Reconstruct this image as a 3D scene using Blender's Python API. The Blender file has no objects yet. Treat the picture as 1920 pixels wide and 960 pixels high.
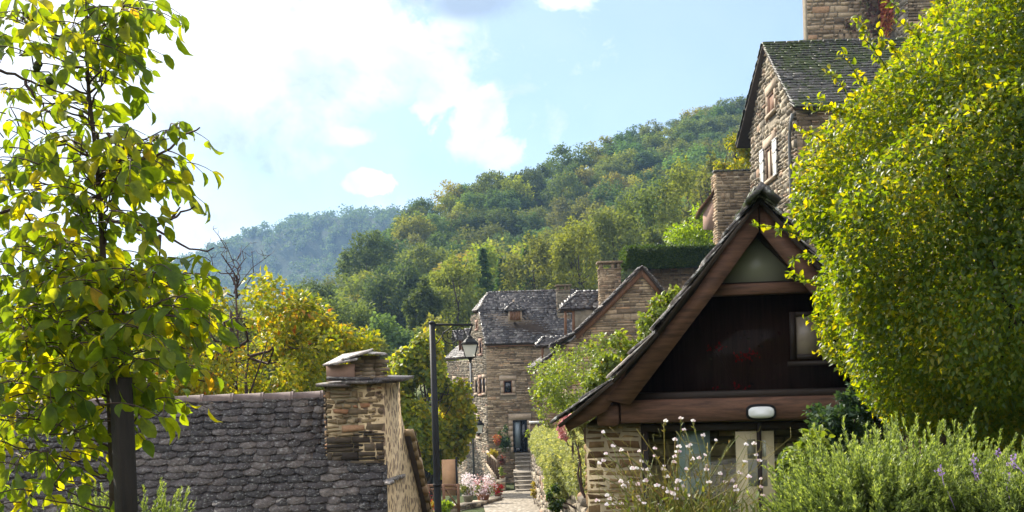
import bpy, math, random
import numpy as np
from mathutils import Matrix, Vector

rng = np.random.default_rng(11)
random.seed(11)
SC = bpy.context.scene
COL = SC.collection

# ------------------------------------------------------------------ camera geometry
F = 2000.0          # focal length in pixels of a 1920 px wide frame
HZ = 690.0          # eye level
RO = math.radians(1.7)
cR, sR = math.cos(RO), math.sin(RO)


def P(px, py, Y):
    xc = (px - 960) / F * Y
    zc = (HZ - py) / F * Y
    return np.array([xc * cR + zc * sR, Y, -xc * sR + zc * cR])


def hit(px, py, p0, n):
    d = P(px, py, 1.0)
    t = np.dot(p0, n) / np.dot(d, n)
    return d * t


def nrm(v):
    v = np.asarray(v, float)
    return v / (np.linalg.norm(v) + 1e-12)


UPV = np.array([0, 0, 1.0])
X1 = np.array([1.0, 0, 0])
Y1 = np.array([0, 1.0, 0])


# ------------------------------------------------------------------ mesh building
class MB:
    """collects blocks of vertices and faces and links them as ONE mesh object"""

    def __init__(self):
        self.v, self.f, self.n = [], [], 0

    def add(self, verts, faces, rnd=None, mi=0):
        verts = np.asarray(verts, float).reshape(-1, 3)
        self.v.append(verts)
        if isinstance(faces, np.ndarray):
            faces = [faces]
        elif isinstance(faces[0], np.ndarray) and faces[0].ndim == 2:
            pass
        else:
            g = {}
            for q in faces:
                g.setdefault(len(q), []).append(q)
            faces = [np.array(q) for q in g.values()]
        for a in faces:
            r = rnd
            if r is None:
                r = np.random.default_rng(self.n + 3).random()
            r = np.broadcast_to(np.asarray(r, float), (len(a),))
            self.f.append((a + self.n, r, mi))
        self.n += len(verts)

    def box(self, c, ex, ey, ez, rnd=None):
        c, ex, ey, ez = map(np.asarray, (c, ex, ey, ez))
        vs = [c + a * ex + b * ey + d * ez for d in (-.5, .5) for b in (-.5, .5) for a in (-.5, .5)]
        self.add(vs, [(0, 2, 3, 1), (4, 5, 7, 6), (0, 1, 5, 4), (2, 6, 7, 3), (0, 4, 6, 2), (1, 3, 7, 5)], rnd)

    def bar(self, p0, p1, w, h, up=UPV, rnd=None, ext=0.0):
        p0, p1 = np.asarray(p0, float), np.asarray(p1, float)
        d = p1 - p0
        u = nrm(d)
        p0 = p0 - u * ext
        p1 = p1 + u * ext
        s = nrm(np.cross(u, up))
        t = np.cross(s, u)
        b = min(w, h) * .12
        L = p1 - p0
        prof = [(-w/2+b, -h/2), (w/2-b, -h/2), (w/2, -h/2+b), (w/2, h/2-b), (w/2-b, h/2), (-w/2+b, h/2), (-w/2, h/2-b), (-w/2, -h/2+b)]
        vs = [p0 + a * s + c * t for a, c in prof] + [p1 + a * s + c * t for a, c in prof]
        fs = [(i, (i + 1) % 8, 8 + (i + 1) % 8, 8 + i) for i in range(8)]
        self.add(vs, fs + [tuple(range(7, -1, -1)), tuple(range(8, 16))], rnd)

    def prism(self, poly, off, rnd=None):
        """polygon (3-D points) extruded by the vector off"""
        poly = [np.asarray(p, float) for p in poly]
        n = len(poly)
        vs = poly + [p + off for p in poly]
        fs = [(i, (i + 1) % n, n + (i + 1) % n, n + i) for i in range(n)]
        self.add(vs, fs + [tuple(range(n - 1, -1, -1)), tuple(range(n, 2 * n))], rnd)

    def tube(self, pts, rad, seg=6, rnd=None):
        pts = np.asarray(pts, float)
        rad = np.broadcast_to(np.asarray(rad, float), (len(pts),))
        tang = np.gradient(pts, axis=0)
        ref = np.array([.31, .17, .93]) if abs(nrm(tang[0])[2]) < .9 else np.array([.93, .17, .31])
        ring = []
        for p, t, r in zip(pts, tang, rad):
            t = nrm(t)
            a = nrm(np.cross(t, ref))
            b = np.cross(t, a)
            an = np.arange(seg) * 2 * math.pi / seg
            ring.append(p + r * (np.cos(an)[:, None] * a + np.sin(an)[:, None] * b))
        vs = np.concatenate(ring)
        k = len(pts)
        fs = [(i * seg + j, i * seg + (j + 1) % seg, (i + 1) * seg + (j + 1) % seg, (i + 1) * seg + j) for i in range(k - 1) for j in range(seg)]
        fs += [tuple(range(seg - 1, -1, -1)), tuple(range((k - 1) * seg, k * seg))]
        self.add(vs, fs, rnd)

    def lathe(self, c, prof, seg=16, rnd=None, axis=None):
        an = np.arange(seg) * 2 * math.pi / seg
        vs = []
        for r, z in prof:
            vs += [np.array(c) + np.array([r * math.cos(a), r * math.sin(a), z]) for a in an]
        k = len(prof)
        fs = [(i * seg + j, i * seg + (j + 1) % seg, (i + 1) * seg + (j + 1) % seg, (i + 1) * seg + j) for i in range(k - 1) for j in range(seg)]
        fs += [tuple(range(seg - 1, -1, -1)), tuple(range((k - 1) * seg, k * seg))]
        self.add(vs, fs, rnd)

    def mesh(self, name, mats, org=(0, 0, 0), smooth=False):
        me = bpy.data.meshes.new(name)
        v = np.concatenate(self.v) - np.asarray(org)
        me.vertices.add(len(v))
        me.vertices.foreach_set('co', v.astype(np.float32).ravel())
        idx = np.concatenate([a.ravel() for a, r, m in self.f])
        tot = np.concatenate([np.full(len(a), a.shape[1]) for a, r, m in self.f])
        rn = np.concatenate([r for a, r, m in self.f])
        mi = np.concatenate([np.full(len(a), m) for a, r, m in self.f])
        me.loops.add(len(idx))
        me.loops.foreach_set('vertex_index', idx.astype(np.int32))
        me.polygons.add(len(tot))
        st = np.concatenate([[0], np.cumsum(tot)[:-1]])
        me.polygons.foreach_set('loop_start', st.astype(np.int32))
        if not isinstance(mats, (list, tuple)):
            mats = [mats]
        for m in mats:
            me.materials.append(m)
        me.polygons.foreach_set('material_index', mi.astype(np.int32))
        me.update(calc_edges=True)
        at = me.attributes.new('rnd', 'FLOAT', 'FACE')
        at.data.foreach_set('value', rn.astype(np.float32))
        if smooth:
            me.polygons.foreach_set('use_smooth', np.ones(len(tot), bool))
        return me

    def build(self, name, mat, parent=None, smooth=False, loc=None):
        org = ORG.get(parent.name, np.zeros(3)) if parent else (np.zeros(3) if loc is None else np.asarray(loc, float))
        o = bpy.data.objects.new(name, self.mesh(name, mat, org, smooth))
        COL.objects.link(o)
        if parent:
            o.parent = parent
            ORG[o.name] = org
        else:
            o.location = org
            ORG[o.name] = org
        return o


ORG = {}


def thing(name, label, cat, loc, group=None):
    o = bpy.data.objects.new(name, None)
    COL.objects.link(o)
    o.location = loc
    o.empty_display_size = .2
    ORG[o.name] = np.asarray(loc, float)
    return tag(o, label, cat, group)


def tag(o, label, cat, group=None):
    o['label'] = label
    o['category'] = cat
    if group:
        o['group'] = group
    return o


def struct(o, kind='structure', label=None):
    o['kind'] = kind
    if label:
        o['label'] = label
    return o


# ------------------------------------------------------------------ materials
class NT:
    def __init__(self, tree):
        self.t = tree

    def n(self, typ, **kw):
        nd = self.t.nodes.new(typ)
        for k, v in kw.items():
            if k.startswith('i_'):
                key = k[2:]
                nd.inputs[int(key) if key.isdigit() else key.replace('_', ' ')].default_value = v
            else:
                setattr(nd, k, v)
        return nd

    def l(self, a, b):
        self.t.links.new(a, b)

    def math(self, op, a, b=None, clamp=False):
        nd = self.t.nodes.new('ShaderNodeMath')
        nd.operation = op
        nd.use_clamp = clamp
        for i, x in enumerate((a, b)):
            if x is None:
                continue
            if hasattr(x, 'links'):
                self.l(x, nd.inputs[i])
            else:
                nd.inputs[i].default_value = x
        return nd.outputs[0]

    def mix(self, fac, a, b, blend='MIX'):
        nd = self.t.nodes.new('ShaderNodeMix')
        nd.data_type = 'RGBA'
        nd.blend_type = blend
        for s, x in ((nd.inputs[0], fac), (nd.inputs[6], a), (nd.inputs[7], b)):
            if hasattr(x, 'links'):
                self.l(x, s)
            elif isinstance(x, (int, float)):
                s.default_value = x
            else:
                s.default_value = (*x, 1)
        return nd.outputs[2]

    def ramp(self, fac, stops, interp='LINEAR'):
        nd = self.t.nodes.new('ShaderNodeValToRGB')
        cr = nd.color_ramp
        cr.interpolation = interp
        while len(cr.elements) < len(stops):
            cr.elements.new(.5)
        for e, (p, c) in zip(cr.elements, stops):
            e.position = p
            e.color = (*c, 1) if len(c) == 3 else c
        self.l(fac, nd.inputs[0])
        return nd.outputs[0]

    def noise(self, vec, scale, detail=4, rough=.55, dist=0.):
        nd = self.n('ShaderNodeTexNoise')
        nd.inputs['Scale'].default_value = scale
        nd.inputs['Detail'].default_value = detail
        nd.inputs['Roughness'].default_value = rough
        nd.inputs['Distortion'].default_value = dist
        if vec is not None:
            self.l(vec, nd.inputs['Vector'])
        return nd.outputs[0]


def newmat(name):
    m = bpy.data.materials.new(name)
    m.use_nodes = True
    t = m.node_tree
    t.nodes.clear()
    N = NT(t)
    out = N.n('ShaderNodeOutputMaterial')
    return m, N, out


def wobj(N, scale=(1, 1, 1)):
    g = N.n('ShaderNodeNewGeometry')
    mp = N.n('ShaderNodeMapping')
    mp.inputs['Scale'].default_value = scale
    N.l(g.outputs['Position'], mp.inputs['Vector'])
    return mp.outputs[0]


def attr(N):
    return N.n('ShaderNodeAttribute', attribute_name='rnd').outputs['Fac']


def simple(name, c0, c1=None, rough=.8, nscale=6, stretch=(1, 1, 1), bump=.3, bscale=40, spec=.3, metal=0., bdist=.01):
    m, N, out = newmat(name)
    c1 = c1 or tuple(x * .6 for x in c0)
    v = wobj(N, stretch)
    col = N.ramp(N.noise(v, nscale, 5, .6), [(.3, c1), (.7, c0)])
    b = N.n('ShaderNodeBsdfPrincipled')
    b.inputs['Roughness'].default_value = rough
    b.inputs['Metallic'].default_value = metal
    b.inputs['Specular IOR Level'].default_value = spec
    N.l(col, b.inputs['Base Color'])
    if bump:
        bp = N.n('ShaderNodeBump')
        bp.inputs['Strength'].default_value = bump
        bp.inputs['Distance'].default_value = bdist
        N.l(N.noise(v, bscale, 4, .6), bp.inputs['Height'])
        N.l(bp.outputs[0], b.inputs['Normal'])
    N.l(b.outputs[0], out.inputs[0])
    return m


def stone_mat(name, stops, nscale=9, lich=None, bscale=30, rough=.9, gain=1.0, bump=.6):
    """masonry: one hue per stone (face attribute) times a fine mottling, lichen blotches"""
    m, N, out = newmat(name)
    v = wobj(N)
    col = N.ramp(attr(N), [(p, tuple(x * gain for x in c)) for p, c in stops])
    nz = N.noise(v, nscale, 6, .65)
    mul = N.ramp(nz, [(.25, (.55, .54, .52)), (.75, (1.25, 1.22, 1.18))])
    col = N.mix(1.0, col, mul, 'MULTIPLY')
    if lich:
        f = N.ramp(N.noise(v, lich[1], 5, .7), [(lich[2], (0, 0, 0)), (lich[2] + .1, (1, 1, 1))])
        col = N.mix(f, col, lich[0])
    col = N.mix(1.0, col, N.ramp(N.noise(v, .45, 5, .6), [(.32, (.66, .64, .62)), (.68, (1.22, 1.2, 1.15))]), 'MULTIPLY')
    b = N.n('ShaderNodeBsdfPrincipled')
    b.inputs['Roughness'].default_value = rough
    b.inputs['Specular IOR Level'].default_value = .25
    N.l(col, b.inputs['Base Color'])
    bp = N.n('ShaderNodeBump')
    bp.inputs['Strength'].default_value = bump
    bp.inputs['Distance'].default_value = .02
    N.l(N.noise(v, bscale, 5, .65), bp.inputs['Height'])
    N.l(bp.outputs[0], b.inputs['Normal'])
    N.l(b.outputs[0], out.inputs[0])
    return m


def lauze_mat(name, gain=1.0, moss=0., tint=(1, 1, 1), lichen=.62, rough=.5, lscale=14):
    m, N, out = newmat(name)
    v = wobj(N)
    st = [(0, (.018, .016, .017)), (.4, (.034, .030, .032)), (.75, (.058, .051, .052)), (1, (.10, .09, .086))]
    col = N.ramp(attr(N), [(p, tuple(x * gain * t for x, t in zip(c, tint))) for p, c in st])
    mul = N.ramp(N.noise(v, 22, 6, .7), [(.32, (.4, .4, .4)), (.7, (1.7, 1.68, 1.62))])
    col = N.mix(1.0, col, mul, 'MULTIPLY')
    f = N.ramp(N.noise(v, lscale, 6, .72), [(lichen - .04, (0, 0, 0)), (lichen + .08, (.9, .9, .9))])
    col = N.mix(f, col, (.27 * gain, .265 * gain, .25 * gain))
    if moss:
        f2 = N.ramp(N.math('MULTIPLY', N.noise(v, .55, 4, .6), N.noise(v, 7, 4, .7)), [(.30 - moss * .1, (0, 0, 0)), (.37 - moss * .1, (1, 1, 1))])
        col = N.mix(f2, col, (.05, .068, .012))
    b = N.n('ShaderNodeBsdfPrincipled')
    b.inputs['Roughness'].default_value = rough
    b.inputs['Specular IOR Level'].default_value = .4
    N.l(col, b.inputs['Base Color'])
    bp = N.n('ShaderNodeBump')
    bp.inputs['Strength'].default_value = .7
    bp.inputs['Distance'].default_value = .012
    N.l(N.noise(v, 34, 5, .7), bp.inputs['Height'])
    N.l(bp.outputs[0], b.inputs['Normal'])
    N.l(b.outputs[0], out.inputs[0])
    return m


def leaf_mat(name, stops, trans=1.0, tmix=.45, rough=.45, spec=.35, hue_obj=False, tgain=(2.6, 2.2, .9), nvar=.0, nscale=1., mott=0):
    m, N, out = newmat(name)
    f = attr(N)
    if nvar:
        nz = N.noise(wobj(N), nscale, 2, .5)
        f = N.math('ADD', f, N.math('MULTIPLY', N.math('SUBTRACT', nz, .5), nvar), clamp=True)
    if hue_obj:
        oi = N.n('ShaderNodeObjectInfo')
        f = N.math('ADD', N.math('MULTIPLY', f, .5), N.math('MULTIPLY', oi.outputs['Random'], .5))
    col = N.ramp(f, stops)
    if hue_obj:
        col = N.mix(1.0, col, oi.outputs['Color'], 'MULTIPLY')
    col = N.mix(1.0, col, N.ramp(N.noise(wobj(N), mott, 3, .6), [(.3, (.72, .74, .7)), (.7, (1.22, 1.2, 1.2))]), 'MULTIPLY') if mott else col
    tc = N.mix(1.0, col, tuple(x * trans for x in tgain), 'MULTIPLY')
    b = N.n('ShaderNodeBsdfPrincipled')
    b.inputs['Roughness'].default_value = rough
    b.inputs['Specular IOR Level'].default_value = spec
    N.l(col, b.inputs['Base Color'])
    t = N.n('ShaderNodeBsdfTranslucent')
    N.l(tc, t.inputs['Color'])
    mx = N.n('ShaderNodeMixShader')
    mx.inputs[0].default_value = tmix
    N.l(b.outputs[0], mx.inputs[1])
    N.l(t.outputs[0], mx.inputs[2])
    N.l(mx.outputs[0], out.inputs[0])
    return m


def glass_mat(name, tint, refl=.06, rough=.02, trans=.6):
    m, N, out = newmat(name)
    g = N.n('ShaderNodeBsdfGlossy')
    g.inputs['Roughness'].default_value = rough
    t = N.n('ShaderNodeBsdfTransparent')
    t.inputs['Color'].default_value = (*tint, 1)
    fr = N.n('ShaderNodeLayerWeight')
    fc = N.math('POWER', fr.outputs['Facing'], 4.0)
    mx = N.n('ShaderNodeMixShader')
    N.l(N.math('ADD', N.math('MULTIPLY', fc, .4), refl), mx.inputs[0])
    N.l(t.outputs[0], mx.inputs[1])
    N.l(g.outputs[0], mx.inputs[2])
    N.l(mx.outputs[0], out.inputs[0])
    return m


M = {}
SCHIST = [(0, (.10, .075, .055)), (.25, (.19, .145, .10)), (.55, (.27, .21, .15)), (.8, (.33, .265, .19)), (.93, (.30, .19, .12)), (1, (.40, .34, .26))]
GREYST = [(0, (.10, .088, .075)), (.3, (.18, .158, .13)), (.6, (.27, .24, .195)), (.85, (.36, .315, .25)), (1, (.27, .18, .13))]
M['schist'] = stone_mat('schist_stone', SCHIST, gain=1.5, lich=((.34, .31, .24), 3.0, .62))
M['schist_shaded'] = stone_mat('shaded_schist_stone', SCHIST, gain=1.05, lich=((.25, .23, .17), 3.0, .66))  # schist copy with shade darkened into its colour, also on caps
M['rubble'] = stone_mat('grey_rubble_stone', GREYST, gain=1.25, lich=((.40, .35, .27), 4.0, .64))
M['pier'] = stone_mat('pier_stone', [(0, (.14, .08, .04)), (.4, (.24, .15, .075)), (.7, (.33, .22, .115)), (1, (.42, .30, .17))], nscale=14, gain=.85, lich=((.30, .27, .19), 9, .72))
M['chim'] = stone_mat('chimney_stone', [(0, (.10, .075, .05)), (.35, (.19, .14, .085)), (.6, (.28, .21, .125)), (.8, (.30, .15, .085)), (1, (.37, .31, .21))], nscale=12, gain=1.3, lich=((.30, .30, .20), 7, .62))
M['mortar'] = simple('lime_mortar', (.24, .20, .145), (.14, .115, .085), .95, 5, bump=.5)
M['inner'] = stone_mat('inner_wall_stone', SCHIST, gain=2.1)
M['sooty'] = stone_mat('sooty_stone', [(0, (.035, .028, .024)), (.6, (.065, .05, .04)), (1, (.12, .095, .07))], nscale=9)
M['mortar_pale'] = simple('pale_mortar', (.42, .34, .22), (.28, .22, .14), .95, 7, bump=.5)
M['cut'] = simple('cut_sandstone', (.42, .33, .24), (.30, .22, .16), .9, 8, bump=.3)
M['cut_red'] = simple('red_sandstone', (.36, .23, .17), (.27, .165, .12), .9, 8, bump=.3)
M['lauze'] = lauze_mat('lauze_slate', 1.05, tint=(1.1, 1.0, .96), rough=.66, lscale=24, lichen=.585)
M['lauze_far'] = lauze_mat('lauze_slate_far', 1.7, rough=.45, lscale=5, lichen=.60)
M['lauze_pale_lit'] = lauze_mat('lauze_slate_weathered_lit', 2.4, rough=.6, lscale=9, lichen=.55, tint=(1.05, .98, .9))  # paler copy: sunlight put into the colour, also used as weathered slate
M['lauze_moss'] = lauze_mat('lauze_slate_mossy', 1.5, moss=.9, tint=(1, 1.0, .95), lscale=9)
M['deck'] = simple('roof_boards', (.05, .035, .025), None, .9)
M['beam'] = simple('stained_beam', (.17, .083, .052), (.06, .03, .02), .68, 3.2, (.9, 5, 9), bump=.5, bscale=26, bdist=.008)
M['loft'] = simple('loft_boards', (.17, .095, .068), (.085, .046, .034), .7, 3, (9, 9, .6), bump=.4)
M['beam_dark'] = simple('dark_stained_wood', (.030, .018, .013), None, .6, 5)
M['wood'] = simple('weathered_wood', (.14, .085, .05), (.07, .04, .025), .85, 6, (4, 4, .7), bump=.3)
M['wood_red'] = simple('red_brown_joinery', (.20, .10, .055), (.12, .06, .032), .7, 6, (3, 3, .6), bump=.2)
M['post'] = simple('old_post_wood', (.022, .017, .013), (.010, .008, .007), .85, 9, (6, 6, .5), bump=.6, bdist=.01)
M['bark'] = simple('bark', (.07, .05, .035), (.03, .022, .016), .95, 14, (2, 2, .6), bump=.8, bdist=.02)
M['twig'] = simple('twig', (.075, .045, .04), (.04, .022, .02), .8, 10, bump=.2)
M['shutter'] = simple('grey_white_shutter', (.62, .60, .56), (.5, .48, .45), .6, 6, bump=.1)
M['iron'] = simple('black_iron', (.008, .008, .009), None, .6, 8, bump=.1, spec=.25)
M['zinc'] = simple('zinc_pipe', (.17, .17, .175), (.12, .12, .12), .6, 8, bump=.05, metal=.2)
M['terracotta'] = simple('terracotta', (.30, .15, .095), (.2, .10, .065), .85, 9, bump=.3)
M['ridge'] = simple('ridge_tile_clay', (.19, .14, .125), (.10, .075, .07), .85, 9, bump=.5, bdist=.01)
M['concrete_pot'] = simple('concrete_pot', (.36, .33, .27), (.24, .22, .18), .9, 12, bump=.3)
M['render'] = simple('ochre_render', (.52, .31, .17), (.36, .20, .11), .9, 2.2, bump=.4)
M['dark_in'] = simple('dark_interior', (.012, .011, .011), None, .9, bump=0)
M['pane'] = simple('window_pane', (.012, .015, .02), None, .06, bump=0, spec=.6)
M['pane_grey'] = simple('curtained_pane', (.17, .21, .24), (.12, .15, .17), .25, 4, (6, 6, .3), bump=0, spec=.6)
M['frost'] = simple('frosted_pane', (.27, .27, .20), (.24, .24, .18), .35, 2, bump=.05, spec=.5)
M['opal'] = simple('opal_glass', (.8, .8, .8), (.76, .76, .77), .2, 2, bump=0, spec=.6)
M['glaze'] = glass_mat('hut_glass', (.88, .9, .88), .035)
M['glaze_dark'] = glass_mat('tinted_glass', (.68, .64, .62), .004)
M['notice'] = simple('notice_board_cream', (.62, .52, .34), (.55, .46, .30), .7, 3, bump=.05)
M['notice_blue'] = simple('notice_board_blue', (.52, .62, .65), (.42, .52, .56), .5, 2, bump=.05)
M['print_dark'] = simple('faded_print', (.16, .16, .14), (.38, .36, .30), .7, 8, bump=0)
M['paper'] = simple('white_paper', (.66, .65, .60), (.6, .58, .54), .8, 5, bump=0)


def plaster_mat():
    m, N, out = newmat('buff_plaster_over_rubble')
    v = wobj(N, (1, 1, 1))
    vo = N.n('ShaderNodeTexVoronoi')
    vo.inputs['Scale'].default_value = 9.5
    vo.inputs['Randomness'].default_value = 1
    mp = N.n('ShaderNodeMapping')
    mp.inputs['Scale'].default_value = (1, 1, .75)
    N.l(v, mp.inputs['Vector'])
    nz = N.n('ShaderNodeTexNoise')
    nz.inputs['Scale'].default_value = 7
    add = N.n('ShaderNodeVectorMath', operation='MULTIPLY_ADD')
    N.l(nz.outputs[1], add.inputs[0])
    N.l(v, nz.inputs['Vector'])
    add.inputs[1].default_value = (.12, .12, .12)
    N.l(mp.outputs[0], add.inputs[2])
    N.l(add.outputs[0], vo.inputs['Vector'])
    big = N.noise(v, 2.2, 4, .6)
    d = N.math('ADD', vo.outputs['Distance'], N.math('MULTIPLY', big, .35))
    stone = N.ramp(d, [(.55, (1, 1, 1)), (.66, (0, 0, 0))])
    pl = N.ramp(N.noise(v, 9, 5, .6), [(.3, (.46, .335, .19)), (.7, (.66, .50, .30))])
    stc = N.ramp(N.noise(v, 17, 4, .7), [(.3, (.09, .06, .04)), (.7, (.24, .16, .10))])
    col = N.mix(stone, pl, stc)
    b = N.n('ShaderNodeBsdfPrincipled')
    b.inputs['Roughness'].default_value = .95
    N.l(col, b.inputs['Base Color'])
    bp = N.n('ShaderNodeBump')
    bp.inputs['Strength'].default_value = .9
    bp.inputs['Distance'].default_value = .02
    N.l(N.math('ADD', N.math('MULTIPLY', d, 1.5, True), N.math('MULTIPLY', N.noise(v, 40, 4, .6), .4)), bp.inputs['Height'])
    N.l(bp.outputs[0], b.inputs['Normal'])
    N.l(b.outputs[0], out.inputs[0])
    return m


M['plaster'] = plaster_mat()


def ground_mat(name, stops, sc=.6, detail=8, bump=.5, bd=.05):
    m, N, out = newmat(name)
    v = wobj(N)
    col = N.ramp(N.noise(v, sc, detail, .65), stops)
    col = N.mix(1., col, N.ramp(N.noise(v, sc * 14, 4, .6), [(.3, (.6, .6, .6)), (.7, (1.3, 1.3, 1.3))]), 'MULTIPLY')
    b = N.n('ShaderNodeBsdfPrincipled')
    b.inputs['Roughness'].default_value = .95
    b.inputs['Specular IOR Level'].default_value = .15
    N.l(col, b.inputs['Base Color'])
    bp = N.n('ShaderNodeBump')
    bp.inputs['Strength'].default_value = bump
    bp.inputs['Distance'].default_value = bd
    N.l(N.noise(v, sc * 30, 4, .65), bp.inputs['Height'])
    N.l(bp.outputs[0], b.inputs['Normal'])
    N.l(b.outputs[0], out.inputs[0])
    return m


M['ground'] = ground_mat('grassy_earth', [(.3, (.035, .045, .016)), (.55, (.06, .075, .025)), (.75, (.12, .10, .06))])
M['hillground'] = ground_mat('hill_grass', [(.3, (.05, .07, .02)), (.5, (.10, .12, .04)), (.7, (.17, .16, .075))], sc=.06, bd=.5)
M['farground'] = ground_mat('far_hill_cover', [(.35, (.022, .036, .014)), (.55, (.034, .05, .018)), (.7, (.055, .068, .028)), (.85, (.08, .085, .04))], sc=.012, bd=3., detail=10)


def cobble_mat():
    m, N, out = newmat('cobbled_lane')
    v = wobj(N)
    vo = N.n('ShaderNodeTexVoronoi')
    vo.inputs['Scale'].default_value = 7
    N.l(v, vo.inputs['Vector'])
    sep = N.n('ShaderNodeSeparateColor')
    N.l(vo.outputs['Color'], sep.inputs[0])
    col = N.ramp(sep.outputs[0], [(0, (.24, .20, .15)), (.5, (.36, .31, .24)), (1, (.48, .42, .34))])
    edge = N.ramp(vo.outputs['Distance'], [(.3, (1, 1, 1)), (.6, (.42, .40, .36))])
    col = N.mix(1., col, edge, 'MULTIPLY')
    b = N.n('ShaderNodeBsdfPrincipled')
    b.inputs['Roughness'].default_value = .8
    N.l(col, b.inputs['Base Color'])
    bp = N.n('ShaderNodeBump')
    bp.inputs['Strength'].default_value = .8
    bp.inputs['Distance'].default_value = .03
    bp.invert = True
    N.l(vo.outputs['Distance'], bp.inputs['Height'])
    N.l(bp.outputs[0], b.inputs['Normal'])
    N.l(b.outputs[0], out.inputs[0])
    return m


M['cobble'] = cobble_mat()
# foliage
G = leaf_mat
M['walnut'] = G('walnut_leaf', [(0, (.035, .07, .012)), (.4, (.07, .115, .012)), (.7, (.13, .165, .012)), (.93, (.22, .21, .012)), (1, (.22, .13, .02))], tmix=.6, rough=.45, spec=.25, tgain=(3.9, 3.2, .5), mott=45)
M['hornbeam'] = G('hornbeam_leaf', [(0, (.024, .048, .012)), (.5, (.042, .075, .012)), (.82, (.075, .10, .012)), (1, (.13, .13, .012))], tmix=.4, rough=.4, spec=.25, tgain=(9.6, 7.2, .35), nvar=.5, nscale=1.1)
M['autumn'] = G('autumn_walnut_leaf', [(0, (.07, .10, .012)), (.45, (.16, .185, .012)), (.8, (.28, .235, .012)), (.95, (.33, .18, .01)), (1, (.26, .08, .012))], tmix=.5, tgain=(2.4, 2.3, .6), nvar=.5, nscale=.5)
M['plane'] = G('plane_leaf', [(0, (.07, .11, .012)), (.45, (.16, .19, .014)), (.8, (.30, .27, .014)), (1, (.36, .27, .015))], tmix=.55, tgain=(2.5, 2.4, .5), nvar=.6, nscale=.6)
M['oak_far'] = G('hillside_leaf', [(0, (.040, .056, .027)), (.5, (.086, .108, .044)), (1, (.155, .172, .058))], tmix=.42, rough=.7, spec=.1, hue_obj=True, tgain=(2.2, 2.1, .8))
M['shrub'] = G('shrub_leaf', [(0, (.07, .10, .025)), (.6, (.14, .18, .03)), (.9, (.22, .24, .04)), (1, (.32, .14, .05))], tmix=.42, tgain=(2.2, 2.2, .5))
M['bright'] = G('bright_leaf', [(0, (.09, .14, .014)), (.6, (.16, .23, .018)), (1, (.25, .30, .02))], tmix=.45, tgain=(2.2, 2.2, .4))
M['cover'] = G('ground_cover_leaf', [(0, (.14, .16, .065)), (.5, (.28, .30, .13)), (.85, (.42, .42, .19)), (1, (.50, .46, .18))], tmix=.3, rough=.7, spec=.15, tgain=(1.6, 1.6, .7))
M['rosemary'] = G('rosemary_needle', [(0, (.06, .09, .035)), (.5, (.15, .20, .06)), (.85, (.29, .34, .10)), (1, (.38, .41, .16))], nvar=.5, nscale=9., tmix=.45, rough=.5, tgain=(1.9, 1.9, .7))
M['conifer'] = G('conifer_leaf', [(0, (.018, .045, .025)), (.6, (.035, .075, .035)), (1, (.07, .11, .04))], tmix=.3, rough=.6)
M['hedge'] = G('box_hedge_leaf', [(0, (.022, .045, .012)), (.6, (.042, .075, .016)), (1, (.08, .115, .02))], tmix=.3, rough=.6, tgain=(2.4, 2.4, .5))
M['grass'] = G('garden_stem', [(0, (.06, .085, .02)), (.5, (.12, .14, .03)), (.85, (.24, .20, .05)), (1, (.20, .09, .04))], tmix=.3, rough=.6, tgain=(1.8, 1.8, .6))
M['petal'] = G('pale_pink_petal', [(0, (.72, .50, .54)), (.5, (.80, .70, .71)), (1, (.84, .81, .79))], tmix=.35, rough=.6, tgain=(1., 1., 1.))
M['red_petal'] = G('red_petal', [(0, (.42, .01, .015)), (1, (.62, .03, .03))], tmix=.35, rough=.6, tgain=(1.2, 1., 1.))
M['pink_petal'] = G('rose_petal', [(0, (.45, .12, .16)), (.6, (.62, .30, .28)), (1, (.72, .55, .48))], tmix=.3, rough=.6, tgain=(1.1, 1., 1.))
M['yellow_leaf'] = G('yellow_leaf', [(0, (.14, .15, .02)), (.5, (.32, .26, .02)), (1, (.48, .36, .03))], tmix=.4, tgain=(1.6, 1.5, .6))
M['ivy_red'] = G('red_creeper_leaf', [(0, (.20, .035, .03)), (.4, (.40, .08, .04)), (.75, (.46, .19, .045)), (1, (.50, .33, .06))], tmix=.25, rough=.6, tgain=(1.3, 1.2, .8))
M['ivy_dark'] = G('dark_creeper_leaf', [(0, (.045, .035, .03)), (.5, (.13, .05, .045)), (1, (.10, .11, .04))], tmix=.25, rough=.6, tgain=(1.3, 1.2, .8))
M['purple'] = G('lavender_petal', [(0, (.28, .18, .40)), (1, (.46, .34, .58))], tmix=.3, rough=.7, tgain=(1.1, 1., 1.1))
M['walnut_nut'] = simple('walnut_husk', (.055, .07, .03), None, .7, bump=.1)

# ------------------------------------------------------------------ roofs and walls as real courses
def inside_spans(poly, z):
    xs = []
    n = len(poly)
    for i in range(n):
        (x0, z0), (x1, z1) = poly[i], poly[(i + 1) % n]
        if (z0 <= z < z1) or (z1 <= z < z0):
            xs.append(x0 + (z - z0) / (z1 - z0) * (x1 - x0))
    xs.sort()
    return list(zip(xs[::2], xs[1::2]))


def cut_spans(spans, holes, z0, z1):
    for (a, b, c, d) in holes:
        if z1 <= c + .01 or z0 >= d - .01:
            continue
        out = []
        for (s, e) in spans:
            if b <= s or a >= e:
                out.append((s, e))
            else:
                if a - s > .02:
                    out.append((s, a))
                if e - b > .02:
                    out.append((b, e))
        spans = out
    return spans


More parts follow.
